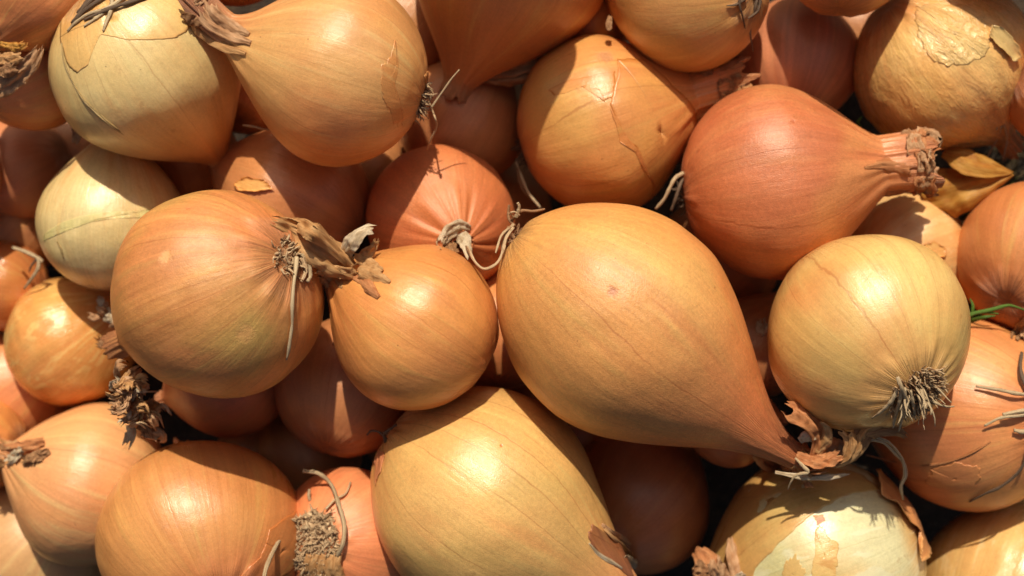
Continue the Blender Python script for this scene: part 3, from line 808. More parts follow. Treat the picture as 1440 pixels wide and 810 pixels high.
onion("fill_j", 520, 238, -340, 58, (40, -60), -10, "dark onion deep in the gap left of the small reddish one",
      sl=1.2, nr=0.14, nl=0.1, res=60, skin=V(BROWN, seed=60.0))
onion("off_left", -78, 248, -215, 78, (40, -60), -10, "unseen onion added beyond the left edge to shade the gap by the dull brown one",
      sl=1.2, nr=0.14, nl=0.1, res=60, skin=V(GOLD, seed=62.0))  # extra onion out of view, placed to shade the left gap
onion("fill_k", 742, 572, -330, 52, (40, -60), -10, "small dark onion deep in the slit where the amber, largest and yellow-green onions meet",
      sl=1.2, nr=0.14, nl=0.1, res=60, skin=V(BROWN, seed=61.0))
onion("off_top", 690, -222, 120, 126, (40, -60), -10, "large onion of the pile beyond the top edge, shading the ochre tapered one",
      sl=1.2, nr=0.14, nl=0.1, res=60, skin=V(GOLD, seed=49.0))


# ------------------------------------------------------------------ where the surfaces are
_v, _f, _o, _own = [], [], 0, []
for k_, on in ON.items():
    _v.append(on.verts)
    _f += [tuple(int(i) + _o for i in f) for f in on.faces]
    _own += [k_] * len(on.faces)
    _o += len(on.verts)
TREE = BVHTree.FromPolygons(np.concatenate(_v).tolist(), _f)
ONTREE = {}
CAMP = Vector((0, 0, D))

def hit(px, py, on=None):
    d = Vector(P(px, py, 0)) - CAMP
    d.normalize()
    tr = TREE
    if on is not None:
        if on.label not in ONTREE:
            ONTREE[on.label] = BVHTree.FromPolygons(on.verts.tolist(), [tuple(map(int, f)) for f in on.faces])
        tr = ONTREE[on.label]
    loc, nr_, i, dist = tr.ray_cast(CAMP, d)
    if loc is None:
        return None
    return np.array(loc), np.array(-d)

def path(pts, on=None):
    """(x, y, h): h above the skin under that spot; (x, y, 'z', z): free in the air"""
    out = []
    lastz = -150
    for p in pts:
        if len(p) == 4:
            out.append(P(p[0], p[1], p[3])); lastz = p[3]
        else:
            h = hit(p[0], p[1], on)
            if h is None:
                out.append(P(p[0], p[1], lastz))
            else:
                out.append(h[0] + h[1] * p[2]); lastz = out[-1][2]
    return out

def strip(on, pts, w, mat, name="papery_strip", **k):
    return ribbon(name, path(pts), w, mat, on.root, on.org, **k)

def strand(on, pts, r, mat, seed=0, n=22, name="root_strand", src=None):
    return tubes(name, [dict(pts=path(pts, src), r=r, n=n, k=6, seed=seed, knob=0.25)], mat, on.root, on.org)

def patch(on, outline, mat, name="skin_layer", h=1.0, jag=0.04, curl=0.0, seed=0, th=0.8, nr_=14, nb=90, crum=0.4):
    """a torn piece of a skin layer following the bulb; outline given on the plan"""
    xs = np.concatenate([-on.rl * np.cos(np.linspace(0.001, math.pi / 2, 80)), np.linspace(0.01, on.sl + on.nl, 120)])
    pol = np.arctan2(on.rad(xs), xs)          # falls from pi to small
    ds = []
    for q in outline:
        h_ = hit(q[0], q[1], on)
        if h_ is None:
            # outside the silhouette: take the rim
            v = P(q[0], q[1], on.C[2]) - on.C
            v[2] = -0.25 * np.linalg.norm(v)
        else:
            v = h_[0] - on.C
        ds.append(v / np.linalg.norm(v))
    ds = np.array(ds)
    n = len(ds)
    t = np.linspace(0, n, nb, endpoint=False)
    i = t.astype(int); f = (t - i)[:, None]
    B = ds[i] * (1 - f) + ds[(i + 1) % n] * f
    c = ds.mean(0)
    tj = 2 * math.pi * np.arange(nb) / nb
    wv = np.stack([np.cos(tj), np.sin(tj), tj * 0], -1)
    jg = 1 + jag * (vnoise(wv * 3.5, seed) + 0.8 * vnoise(wv * 11, seed + 1))
    B = c + (B - c) * jg[:, None]
    rho = np.linspace(0.0, 1, nr_) ** 0.8
    rho[0] = 0.0005
    Dv = c + (B - c)[None] * rho[:, None, None]
    Dv /= np.linalg.norm(Dv, axis=-1, keepdims=True)
    ax_ = Dv @ on.A
    ca, sa = Dv @ on.e1 / on.sqz, Dv @ on.e2
    aa = np.arctan2(sa, ca)
    pp = np.arctan2(np.hypot(ca, sa), ax_)
    X = np.interp(-pp, -pol, xs)
    nz = vnoise(Dv * 9, seed + 4)
    off = h + crum * nz + curl * (rho[:, None] ** 8) * (1 + 0.6 * vnoise(wv * 4, seed + 7))[None]
    Q = on.surf(aa, X, off); N = on.nrm(aa, X)
    pc = np.stack([np.cos(aa), np.sin(aa), np.where(X < 0, X / on.rl, X)], -1)
    # closed ring: repeat the first column
    wrap = lambda A: np.concatenate([A, A[:, :1]], 1)
    ob = solid(name, wrap(Q), wrap(N), th, mat, on.root, on.org, wrap(pc), wrap((Q - on.C) / on.R))
    e_ = np.repeat(rho[:, None], nb + 1, 1).ravel()
    at = ob.data.attributes.new("ed", 'FLOAT', 'POINT')
    at.data.foreach_set("value", np.concatenate([e_, e_]).astype(np.float32))
    return ob

def sk(name, c0, c1, **k):
    return onion_skin(name, c0=c0, c1=c1, cn=c1, cr=c1, **k)
def like(key, f=(1, 1, 1), edge=None, **k):
    """same skin as the onion's own, a layer further out"""
    d = dict(SKINS[key]); d["spots"] = ()
    for c in ("c0", "c1", "cn", "cr", "blush"):
        if d.get(c): d[c] = tuple(min(240, v * g) for v, g in zip(d[c], f))
    d.update(k); d["edge"] = edge
    return onion_skin("layer_" + key, **d)
L_AMBER = sk("amber_layer", (206, 134, 62), (190, 112, 46), veins=16, vein_amt=0.3, rough=0.3, seed=3.3)
L_GOLD = sk("golden_layer", (222, 176, 108), (212, 156, 84), edge=(196, 124, 60), veins=18, vein_amt=0.35, rough=0.32, seed=4.1)
L_BROWN = sk("brown_layer", (168, 98, 54), (150, 84, 46), veins=18, vein_amt=0.4, rough=0.42, seed=5.6, streak=0.7)
L_TEA = sk("tea_layer", (212, 192, 136), (204, 170, 106), veins=18, vein_amt=0.2, rough=0.28, seed=2.2, blotch=0.6, blotch_col=(190, 138, 80))
L_DARK = sk("dark_amber_layer", (168, 92, 30), (130, 62, 20), veins=18, vein_amt=0.4, rough=0.35, seed=6.6, streak=0.9)
L_PALE = sk("pale_layer", (216, 200, 154), (208, 188, 138), veins=20, vein_amt=0.1, rough=0.25, seed=7.2)

# ---- large golden onion at left centre: root end
o = ON["left_large"]
root_tuft(o, FIB_TAN, n=46, length=0.16, disk=0.15, thick=2.6, out=0.7, seed=1, droop=(0.1, 0.25, 0.1), curl=0.5)
root_tuft(o, FIB_BROWN, n=60, length=0.13, disk=0.17, thick=1.9, out=0.6, seed=2, curl=0.5, plate=False)
strand(o, [(417, 362, 14), (416, 378, 15), (413, 400, 9), (411, 430, 6), (411, 455, 6), (408, 478, 6), (406, 492, 7), (403, 506, 9)], [3.6, 3.2, 2.5, 2.8, 2.2, 2.5, 2.9, 1.4], FIB_GREY, 3)
strand(o, [(424, 358, 14), (434, 372, 16), (436, 388, 10), (432, 396, 8)], [4, 3.4, 3], FIB_GREY, 4)
strand(o, [(424, 362, 14), (430, 380, 12), (424, 396, 8)], [3.4, 3, 2], FIB_TAN, 5)
# ---- amber onion: papery neck lying over its neighbour
o = ON["mid_small"]
neck_fray(o, [PAP_TAN, PAP_RED], n=9, length=0.10, w=0.7, seed=3, back=0.22, flare=0.5)
strip(o, [(505, 388, 'z', 42), (478, 368, 'z', 64), (446, 346, 'z', 86), (418, 326, 22), (392, 314, 14), (370, 305, 9)], [20, 44, 54, 42, 24, 8], PAP_TAN, seed=12, cup=0.25, crum=0.22, fray=0.22, n=44, m=15, roll=-30, pleats=0.14)
strip(o, [(492, 372, 'z', 48), (462, 340, 'z', 88), (432, 318, 'z', 108), (408, 305, 26)], [14, 26, 24, 10], PAP_TAN, seed=17, cup=0.3, crum=0.25, fray=0.3, n=34, m=11, roll=-35)
strip(o, [(510, 396, 'z', 46), (486, 386, 'z', 64), (462, 382, 'z', 66), (438, 378, 'z', 82)], [14, 22, 18, 8], PAP_TAN, seed=21, crum=0.3, n=26, roll=20)
strip(o, [(482, 362, 'z', 48), (494, 340, 'z', 72), (512, 322, 'z', 74), (536, 320, 'z', 64)], [20, 25, 22, 14], PAP_PALE, seed=25, crum=0.2, n=30, twist=40)
strip(o, [(500, 366, 'z', 42), (516, 358, 'z', 48), (528, 346, 'z', 48), (530, 330, 'z', 44)], [12, 18, 16, 10], PAP_TAN, seed=29, crum=0.35, n=24, twist=-80)
strip(o, [(474, 388, 'z', 32), (470, 404, 'z', 28), (466, 418, 'z', 22)], [8, 12, 8], PAP_PALE, seed=31, n=14, twist=60)
strip(o, [(536, 382, 6), (512, 372, 9), (490, 366, 'z', 64)], [10, 22, 24], PAP_TAN, seed=33, n=20, crum=0.2, cup=0.6)
strip(o, [(532, 418, 3), (516, 402, 8), (496, 384, 'z', 50)], [6, 20, 24], PAP_RED, seed=35, n=20, crum=0.2, cup=0.6)
strip(o, [(548, 398, 2), (522, 388, 7), (498, 376, 'z', 64)], [6, 24, 24], PAP_TAN, seed=37, n=20, crum=0.2, cup=0.6)
# ---- reddish small onion: twisted grey neck and the long curled strand
o = ON["red_small"]
strip(o, [(662, 322, 4), (646, 318, 16), (630, 330, 20), (619, 350, 'z', -30)], [12, 20, 22, 10], PAP_PALE, seed=41, twist=60, crum=0.25, n=26)
strip(o, [(628, 322, 8), (646, 328, 24), (656, 346, 'z', -8), (664, 372, 'z', 20)], [14, 22, 16, 4], PAP_PALE, seed=43, twist=30, crum=0.25, n=30)
for i_, (x_, y_) in enumerate([(618, 360), (626, 364), (634, 362), (641, 356)]):
    strip(o, [(640, 334, 8), (632 + i_ * 2, 344, 10), (x_, y_, 'z', -12)], [8, 13, 12], PAP_BROWN, seed=45 + i_, n=14, crum=0.3)
strand(o, [(652, 334, 14), (660, 352, 'z', 4), (668, 368, 'z', 28), (680, 378, 'z', 40), (694, 374, 'z', 46), (703, 364, 'z', 44), (707, 350, 'z', 40), (712, 332, 'z', 30)], [3.0, 2.6, 2.0, 2.3, 2.0, 1.7, 1.2], FIB_TAN, 7, n=34)
strand(o, [(648, 334, 14), (657, 350, 'z', 2), (667, 367, 'z', 24), (674, 374, 'z', 34)], [2.2, 2, 1.7, 1.2], FIB_BROWN, 8)
strand(o, [(626, 322, 2), (618, 332, 5), (614, 342, 8), (620, 350, 8)], [1.4, 1.2, 1], FIB_TAN, 9)
# ---- largest onion: root wisps
o = ON["big_pear"]
root_tuft(o, FIB_BROWN, n=26, length=0.16, disk=0.07, thick=1.7, out=0.5, seed=4, curl=0.7, plate=True)
strand(o, [(722, 316, 'z', 4), (706, 330, 'z', 24), (700, 346, 'z', 34), (697, 356, 'z', 38)], [2.2, 2, 1.7, 1.2], FIB_TAN, 11)
strand(o, [(722, 320, 'z', 14), (712, 334, 'z', 30), (708, 350, 'z', 40), (705, 362, 'z', 42)], [2, 2.4, 2.6, 1.4], FIB_TAN, 12)
strand(o, [(724, 318, 'z', 2), (716, 308, 'z', 0), (715, 298, 'z', -2), (716, 288, 'z', 0)], [2.6, 2.2, 1.8], FIB_BROWN, 13)
strand(o, [(720, 310, 'z', 0), (728, 300, 'z', 4), (736, 296, 'z', 6), (750, 297, 'z', 6), (766, 294, 'z', 0)], [2.6, 2.2, 1.8], FIB_BROWN, 14)
strand(o, [(726, 306, 'z', 4), (730, 292, 'z', 10), (728, 285, 'z', 14)], [2.8, 2.4, 2], FIB_GREY, 15)
strand(o, [(722, 306, 'z', 4), (718, 300, 'z', 12), (724, 298, 'z', 16), (731, 303, 'z', 12)], [1.8, 1.5, 1.2], FIB_TAN, 16)
strip(o, [(716, 318, 'z', 12), (709, 345, 'z', 16), (708, 372, 'z', 6)], [5, 9, 5], PAP_BROWN, seed=51, n=18, twist=50)
# ---- largest onion: dry end of the neck
neck_fray(o, [PAP_RED, PAP_TAN], n=8, length=0.14, w=0.8, seed=6, back=0.24, flare=0.6)
strip(o, [(1060, 640, 2), (1095, 658, 6), (1135, 664, 'z', -2), (1172, 656, 'z', 6), (1194, 640, 'z', 10)], [6, 22, 30, 26, 16], PAP_RED, seed=61, crum=0.22, n=40, m=13, cup=0.5)
strip(o, [(1120, 640, 8), (1148, 648, 'z', 12), (1178, 640, 'z', 22), (1186, 632, 'z', 24)], [12, 24, 24, 12], PAP_RED, seed=63, crum=0.3, n=28, m=11, roll=30)
strip(o, [(1146, 646, 'z', 0), (1154, 622, 'z', 12), (1146, 600, 'z', 26), (1126, 584, 'z', 34), (1106, 570, 'z', 34), (1088, 558, 'z', 30)], [16, 24, 26, 34, 34, 24], PAP_RED, seed=65, crum=0.22, n=40, m=13, twist=-50, fray=0.35)
strip(o, [(1150, 640, 'z', 6), (1162, 618, 'z', 20), (1160, 602, 'z', 30), (1148, 592, 'z', 34)], [10, 16, 14, 8], PAP_TAN, seed=66, crum=0.3, n=24, twist=60)
strip(o, [(1150, 630, 'z', -14), (1172, 632, 'z', -12), (1196, 634, 'z', -10)], [20, 32, 22], PAP_PINK, seed=67, crum=0.3, n=20, roll=-20)
for i_, (dx, wd, hh) in enumerate([(-9, 12, 8), (-3, 12, 14), (4, 12, 12), (10, 11, 6)]):
    strip(o, [(1172, 656 - i_ * 3, 'z', 10), (1192 + dx * .4, 650 - i_ * 2, 'z', 14 + hh), (1203 + dx, 632, 'z', 24 + hh), (1204 + dx * 1.3, 616, 'z', 28 + hh), (1196 + dx * 2.2, 604 - abs(dx) * .3, 'z', 30 + hh)], [8, wd, wd + 2, wd, 6], PAP_TAN, seed=70 + i_, crum=0.2, n=30, m=7, cup=0.9, fray=0.2)
strip(o, [(1196, 648, 'z', 20), (1208, 626, 'z', 34), (1218, 608, 'z', 44), (1240, 604, 'z', 50), (1262, 606, 'z', 44), (1281, 618, 'z', 30)], [14, 24, 26, 20, 16, 5], PAP_BROWN, seed=76, crum=0.18, n=40, m=11, cup=0.7, fray=0.15)
strip(o, [(1202, 640, 'z', 26), (1212, 616, 'z', 42), (1226, 602, 'z', 52), (1250, 601, 'z', 52)], [10, 13, 13, 6], PAP_TAN, seed=78, crum=0.2, n=30, m=9, cup=0.8)
strip(o, [(1090, 664, 'z', -4), (1130, 671, 'z', -4), (1170, 671, 'z', 0), (1201, 665, 'z', 2)], [4, 9, 9, 5], PAP_PALE, seed=79, crum=0.2, n=30, m=7)
strand(o, [(1222, 617, 'z', 30), (1242, 622, 'z', 22), (1258, 636, 'z', 0), (1270, 650, 'z', -20), (1273, 668, 'z', -30), (1267, 684, 'z', -40), (1270, 702, 'z', -60)], [3, 2.6, 3.4, 2.8, 3.8, 3.0, 1.4], FIB_TAN, 17, n=34)
strand(o, [(1226, 612, 'z', 34), (1250, 622, 'z', 20), (1266, 640, 'z', -4), (1271, 650, 'z', -14)], [2.4, 2, 2], FIB_TAN, 18)
strand(o, [(1118, 644, 10), (1130, 656, 'z', 12), (1136, 664, 'z', 12), (1120, 668, 'z', 10), (1112, 678, 'z', 2), (1108, 688, 'z', -8)], [1.5, 3, 3.2, 2, 1.5, 1.2], FIB_GREY, 19)
strip(o, [(1124, 620, 'z', 12), (1136, 614, 'z', 18), (1150, 618, 'z', 16)], [10, 16, 10], PAP_PALE, seed=81, n=14)
# ---- yellow-green onion: root tuft
o = ON["root_right"]
root_tuft(o, FIB_TAN, n=150, length=0.15, disk=0.24, thick=2.0, out=0.45, seed=8, curl=0.35, lenvar=0.4)
root_tuft(o, FIB_BROWN, n=110, length=0.14, disk=0.24, thick=1.9, out=0.6, seed=9, curl=0.4, plate=False)
root_tuft(o, FIB_GREY, n=16, length=0.36, disk=0.13, thick=2.5, out=0.5, seed=10, droop=(0, 1.3, -0.1), curl=0.25, plate=False, lenvar=0.35)
for i_, q in enumerate([[(1262, 548, 14), (1252, 566, 16), (1238, 580, 12), (1226, 588, 8)], [(1268, 548, 16), (1264, 568, 18), (1258, 588, 'z', 80), (1256, 602, 'z', 70)],
                        [(1272, 546, 16), (1272, 570, 18), (1268, 590, 'z', 78), (1264, 606, 'z', 66)], [(1280, 550, 14), (1284, 568, 14), (1286, 584, 10)],
                        [(1290, 548, 10), (1296, 560, 10), (1298, 574, 8)], [(1262, 530, 14), (1268, 545, 22), (1274, 560, 22), (1278, 574, 16)]]):
    strand(o, q, [3.2, 3.4, 2.8, 1.4], FIB_GREY, 20 + i_)
# ---- rust red onion: frayed neck
o = ON["red_right"]
neck_fray(o, [PAP_PINK, PAP_RED], n=11, length=0.05, w=0.55, seed=12, back=0.22, flare=0.1)
neck_fray(o, PAP_RED, n=6, length=0.03, w=0.4, seed=13, back=0.15, flare=-0.7)
strip(o, [(1314, 232, 'z', -78), (1306, 252, 'z', -70), (1294, 264, 'z', -70), (1282, 274, 'z', -74)], [16, 20, 18, 14], PAP_PINK, seed=84, crum=0.35, n=26, m=11, twist=30)
strip(o, [(1298, 244, 'z', -70), (1270, 262, 'z', -74), (1240, 268, 'z', -82), (1222, 270, 'z', -92)], [10, 24, 24, 14], PAP_RED, seed=85, crum=0.25, n=28, m=11, roll=20, fray=0.4)
strip(o, [(1216, 236, 2), (1250, 232, 3), (1290, 236, 4)], [4, 20, 26], PAP_RED, seed=86, crum=0.1, n=24, cup=0.6)
strip(o, [(1265, 188, 3), (1290, 190, 5), (1318, 192, 'z', -76), (1312, 206, 'z', -68)], [20, 30, 26, 20], PAP_PINK, seed=87, crum=0.2, n=26, cup=0.7)
strand(o, [(962, 243, 'z', -100), (950, 250, 'z', -84), (942, 264, 'z', -84), (934, 280, 'z', -90), (922, 294, 'z', -100)], [3, 3.2, 3, 2.4], FIB_GREY, 31)
strand(o, [(962, 246, 'z', -104), (956, 262, 'z', -96), (950, 280, 'z', -100), (944, 296, 'z', -110)], [3, 3, 2.4], FIB_DARK, 32)
root_tuft(o, FIB_DARK, n=26, length=0.2, disk=0.09, thick=1.8, out=0.4, seed=14, droop=(-0.1, 0.4, 0.1), curl=0.5)
# ---- pinkish red onion with the round root plate
o = ON["big_root"]
root_tuft(o, FIB_TAN, n=260, length=0.24, disk=0.38, thick=1.9, out=0.4, seed=15, curl=0.95, lenvar=0.5, platemat=FIB_TAN)
root_tuft(o, FIB_TAN, n=120, length=0.22, disk=0.30, thick=2.0, out=0.5, seed=16, curl=1.0, plate=False)
strand(o, [(474, 782, 12), (482, 765, 18), (484, 738, 20), (476, 708, 22), (466, 682, 'z', -96), (448, 666, 'z', -92), (426, 662, 'z', -96)], [3.6, 3.4, 3.4, 3.2, 3, 3.2, 3.4], FIB_GREY, 33, n=40)
strand(o, [(432, 742, 10), (414, 745, 'z', -92), (400, 750, 'z', -66), (386, 772, 'z', -20), (374, 800, 'z', 20), (370, 826, 'z', 30)], [3, 2.8, 2.8, 3.2, 2.8], FIB_GREY, 34, n=34)
strand(o, [(444, 722, 10), (441, 712, 'z', -100), (435, 700, 'z', -96), (435, 688, 'z', -96)], [2.6, 2.8, 2.2], FIB_GREY, 35)
strand(o, [(458, 716, 8), (472, 702, 8), (486, 694, 6), (493, 678, 8)], [2.4, 2, 1.5], FIB_TAN, 36)
for i_, (x0_, x1_) in enumerate([(432, 424), (442, 438), (452, 452), (462, 466), (472, 480)]):
    strip(o, [(x0_ + 4, 780, 12), (x0_, 797, 15), (x1_, 822, 12)], [11, 18, 17], PAP_TAN, seed=90 + i_, crum=0.12, n=18, m=9, cup=0.5)
# ---- pinkish golden onion at the top
o = ON["top_neck"]
neck_fray(o, [PAP_PINK, PAP_BROWN], n=6, length=0.03, w=0.5, seed=18, back=0.15, flare=0.1)
for i_, q in enumerate([[(352, 60, 3), (318, 46, 4), (290, 28, 5), (276, 2, 6)], [(350, 48, 4), (322, 34, 5), (300, 16, 8), (292, -8, 8)], [(345, 75, 3), (312, 62, 3), (284, 44, 4), (268, 18, 5)]]):
    strip(o, q, [6, 16, 18, 14], PAP_PINK if i_ != 2 else PAP_TAN, seed=96 + i_, crum=0.12, n=30, m=9, cup=0.3)
root_tuft(o, FIB_TAN, n=60, length=0.22, disk=0.16, thick=1.8, out=0.5, seed=19, droop=(0.1, 0.7, 0.1), curl=0.5)
root_tuft(o, FIB_DARK, n=30, length=0.2, disk=0.14, thick=2.0, out=0.5, seed=20, droop=(0, 0.4, 0), curl=0.6, plate=False)
strand(o, [(602, 140, 4), (610, 160, 'z', -10), (614, 178, 'z', -20), (606, 196, 'z', -40), (601, 210, 'z', -60)], [1.8, 1.6, 1.2], FIB_TAN, 37)
strand(o, [(606, 152, 'z', 0), (620, 132, 'z', 6), (634, 112, 'z', 10), (646, 98, 'z', 14)], [1.6, 1.3, 1.0], FIB_GREY, 38)
patch(o, [(556, 58), (561, 88), (549, 108), (556, 130), (566, 172), (552, 172), (540, 138), (532, 110), (544, 84)], like("top_neck", (.98, .88, .7)), h=0.35, seed=3, jag=0.14, th=0.4)
patch(o, [(600, 100), (596, 108), (600, 140), (592, 160), (580, 188), (606, 150), (604, 120)], like("top_neck", (1.03, 1.0, .9)), h=1.2, seed=4, jag=0.06)
# ---- pale golden onion, top left: top layer and dark hairs
o = ON["top_left"]
patch(o, [(84, 54), (90, 74), (98, 94), (108, 104), (124, 92), (130, 64), (142, 49), (180, 57), (215, 57), (246, 54), (262, 46), (272, 20), (262, -10), (200, -34), (140, -32), (98, 8)], like("top_left", (1.0, .92, .78), edge=(226, 176, 112)), h=0.3, seed=5, jag=0.02, nb=220, th=0.28, crum=0.15)
strip(o, [(87, 60, 2), (92, 92, 2), (112, 132, 2), (130, 152, 2), (160, 178, 2), (198, 202, 2)], [3, 5, 5, 9, 5, 3], L_PALE, name="skin_crease", seed=101, n=50, m=5, crum=0.1, cup=0.8)
for i_, q in enumerate([[(176, -4, 5), (150, 12, 6), (124, 20, 5), (104, 34, 4), (95, 44, 3)], [(196, -2, 5), (166, 8, 8), (140, 18, 6), (118, 28, 4)], [(150, -6, 6), (128, 8, 8), (112, 22, 5), (98, 40, 3)],
                        [(158, -6, 6), (156, 14, 5), (150, 30, 4), (145, 44, 2)], [(140, -8, 6), (124, 4, 8), (108, 24, 6), (100, 32, 4)], [(210, -6, 5), (180, 4, 7), (150, 12, 7), (132, 16, 6)],
                        [(160, 6, 5), (140, 22, 3), (118, 37, 3)], [(130, -6, 7), (118, 8, 9), (108, 18, 8)]]):
    strand(o, q, [3.2, 3, 2.4, 1.6], FIB_DARK if i_ % 3 else FIB_GREY, 40 + i_)
# ---- corner onion, torn neck
o = ON["corner_top"]
neck_fray(o, [PAP_PINK, PAP_TAN], n=8, length=0.2, w=0.7, seed=21, back=0.3, flare=0.5)
strip(o, [(-8, 132, 'z', -30), (18, 112, 'z', -10), (44, 88, 'z', 0), (62, 56, 'z', 0)], [24, 28, 26, 6], PAP_PINK, seed=103, crum=0.25, n=30, m=11, roll=-25)
strip(o, [(-8, 84, 'z', 0), (16, 82, 'z', 8), (34, 74, 'z', 10)], [14, 20, 12], PAP_TAN, seed=104, crum=0.3, n=20)
strip(o, [(-6, 100, 'z', -4), (10, 98, 'z', 4), (26, 92, 'z', 6)], [16, 20, 12], PAP_BROWN, seed=105, crum=0.35, n=20)
strip(o, [(0, 62, 'z', 4), (26, 66, 'z', 12), (40, 56, 'z', 12)], [8, 14, 8], PAP_GOLD, seed=106, crum=0.3, n=20)
# ---- cracked amber onion
o = ON["mid_top_cracked"]
patch(o, [(868, 84), (867, 112), (859, 146), (868, 172), (874, 198), (893, 205), (901, 228), (918, 262), (908, 292), (944, 262), (966, 232), (978, 178), (946, 120), (905, 84)], like("mid_top_cracked", (1.0, .97, .92), edge=(190, 122, 58)), h=0.45, seed=7, jag=0.03, nb=220, th=0.35, crum=0.2)
patch(o, [(857, 150), (866, 176), (872, 200), (893, 208), (901, 232), (922, 268), (913, 250), (898, 212), (878, 190)], L_AMBER, h=0.9, seed=8, jag=0.03)
patch(o, [(770, 127), (790, 116), (830, 108), (866, 100), (864, 136), (850, 143), (844, 126), (815, 122), (795, 131), (778, 135)], like("mid_top_cracked", (1.0, .93, .82), edge=(196, 128, 62)), h=0.4, seed=9, jag=0.05, nb=160, th=0.3, crum=0.15)
neck_fray(o, [PAP_BROWN, PAP_TAN], n=9, length=0.1, w=0.5, seed=22, back=0.4, flare=0.2)
root_tuft(o, FIB_DARK, n=40, length=0.22, disk=0.1, thick=1.8, out=0.35, seed=23, droop=(0.1, 0.5, 0), curl=0.4)
strand(o, [(726, 226, 'z', -200), (734, 250, 'z', -190), (744, 272, 'z', -180), (760, 292, 'z', -180)], [2.4, 2.6, 2], FIB_GREY, 50)
strand(o, [(728, 236, 'z', -190), (733, 262, 'z', -186), (750, 284, 'z', -186)], [2, 1.8, 1.4], FIB_BROWN, 51)
# ---- top right middle: dark roots
o = ON["top_right_mid"]
root_tuft(o, FIB_DARK, n=14, length=0.2, disk=0.08, thick=1.8, out=0.4, seed=24, curl=0.5)
for i_, q in enumerate([[(1042, -14, 5), (1040, 6, 5), (1044, 22, 4), (1048, 40, 2)], [(1066, -10, 4), (1062, 10, 3), (1058, 30, 'z', -60), (1055, 46, 'z', -66), (1059, 72, 'z', -90)], [(1050, -4, 5), (1036, 6, 4), (1022, 8, 3)], [(1070, -6, 4), (1066, 14, 4), (1052, 26, 3)]]):
    strand(o, q, [2.6, 2.4, 1.8, 1], FIB_DARK, 54 + i_)
strip(o, [(858, 22, 'z', -90), (856, 34, 'z', -84), (858, 46, 'z', -84)], [6, 10, 6], PAP_BROWN, seed=111, n=12, crum=0.4)
# ---- shaded brown onion with limp papery neck
o = ON["deep_top"]
for i_, q in enumerate([[(668, 104, 'z', -170), (700, 98, 'z', -160), (740, 88, 'z', -165), (782, 72, 'z', -180)], [(676, 92, 'z', -166), (710, 86, 'z', -158), (756, 76, 'z', -165)], [(680, 110, 'z', -172), (720, 106, 'z', -166), (758, 98, 'z', -175)]]):
    strip(o, q, [16, 30, 30, 18], PAP_BROWN, seed=115 + i_, n=30, m=11, crum=0.22)
# ---- crinkled onion
o = ON["crinkled"]
patch(o, [(1393, 38), (1408, 42), (1424, 58), (1431, 80), (1420, 86), (1408, 72), (1396, 62), (1390, 50)], L_PALE, h=3, seed=11, jag=0.08, curl=4)
patch(o, [(1290, 10), (1340, 4), (1384, 24), (1394, 50), (1388, 78), (1362, 92), (1330, 96), (1306, 84), (1288, 50)], like("crinkled", (1.04, 1.08, 1.15), crinkle=0.5, blotch=0.6), h=0.3, seed=12, jag=0.08, crum=0.15, th=0.25)
for i_, q in enumerate([[(1402, 180, 2), (1392, 190, 'z', -200), (1376, 206, 'z', -220)], [(1408, 178, 2), (1402, 196, 'z', -190), (1388, 222, 'z', -210)], [(1412, 176, 2), (1416, 196, 'z', -180), (1410, 226, 'z', -210)]]):
    strand(o, q, [2.6, 2.2, 1.4], FIB_GREY, 60 + i_)
# ---- orange brown onion at the right edge: long roots
o = ON["right_low"]
root_tuft(o, FIB_BROWN, n=70, length=0.2, disk=0.16, thick=2.2, out=0.5, seed=26, curl=0.5)
for i_, (q, r_) in enumerate([([(1450, 556, 8), (1428, 553, 14), (1404, 548, 12), (1372, 543, 8)], [3.2, 3, 2.8, 1.8]), ([(1452, 582, 8), (1428, 585, 14), (1406, 588, 14), (1384, 599, 8)], [3.2, 2.8, 2.4, 1.6]),
                              ([(1452, 576, 10), (1430, 579, 16), (1410, 583, 14)], [3.4, 3, 2.4]), ([(1456, 600, 6), (1440, 607, 10), (1426, 605, 8)], [4, 3.8, 3]),
                              ([(1450, 600, 10), (1444, 640, 14), (1432, 664, 14), (1408, 684, 10), (1386, 694, 6), (1363, 706, 3)], [2.8, 2.6, 2.4, 2.2, 1.2]), ([(1452, 560, 10), (1440, 536, 16), (1435, 516, 14), (1437, 496, 10)], [3.6, 3.4, 2.8])]):
    strand(o, q, r_, FIB_GREY if i_ < 4 else FIB_DARK, 64 + i_)
strip(o, [(1218, 640, 2), (1260, 650, 2), (1300, 655, 2), (1340, 648, 2), (1380, 630, 2), (1425, 596, 2)], [2, 3, 4, 4, 4, 2], sk("orange_crease", (214, 148, 92), (200, 128, 72), rough=0.3), name="skin_crease", seed=121, n=60, m=5, crum=0.1, cup=0.8)
patch(o, [(1310, 660), (1342, 650), (1372, 656), (1378, 672), (1366, 686), (1330, 690), (1300, 680)], sk("orange_layer", (204, 136, 80), (194, 120, 66), veins=18, vein_amt=0.3, rough=0.36, seed=17.4), h=0.6, seed=15, jag=0.08, th=0.6)
o = ON["right_edge_orange"]
for i_, q in enumerate([[(1452, 440, 4), (1440, 456, 8), (1428, 468, 8), (1424, 478, 4)], [(1456, 452, 4), (1444, 464, 10), (1436, 478, 8)], [(1450, 470, 4), (1438, 474, 8), (1428, 482, 4)]]):
    strip(o, q, [10, 16, 12, 8], PAP_PINK if i_ % 2 else PAP_BROWN, seed=124 + i_, n=16, crum=0.35)
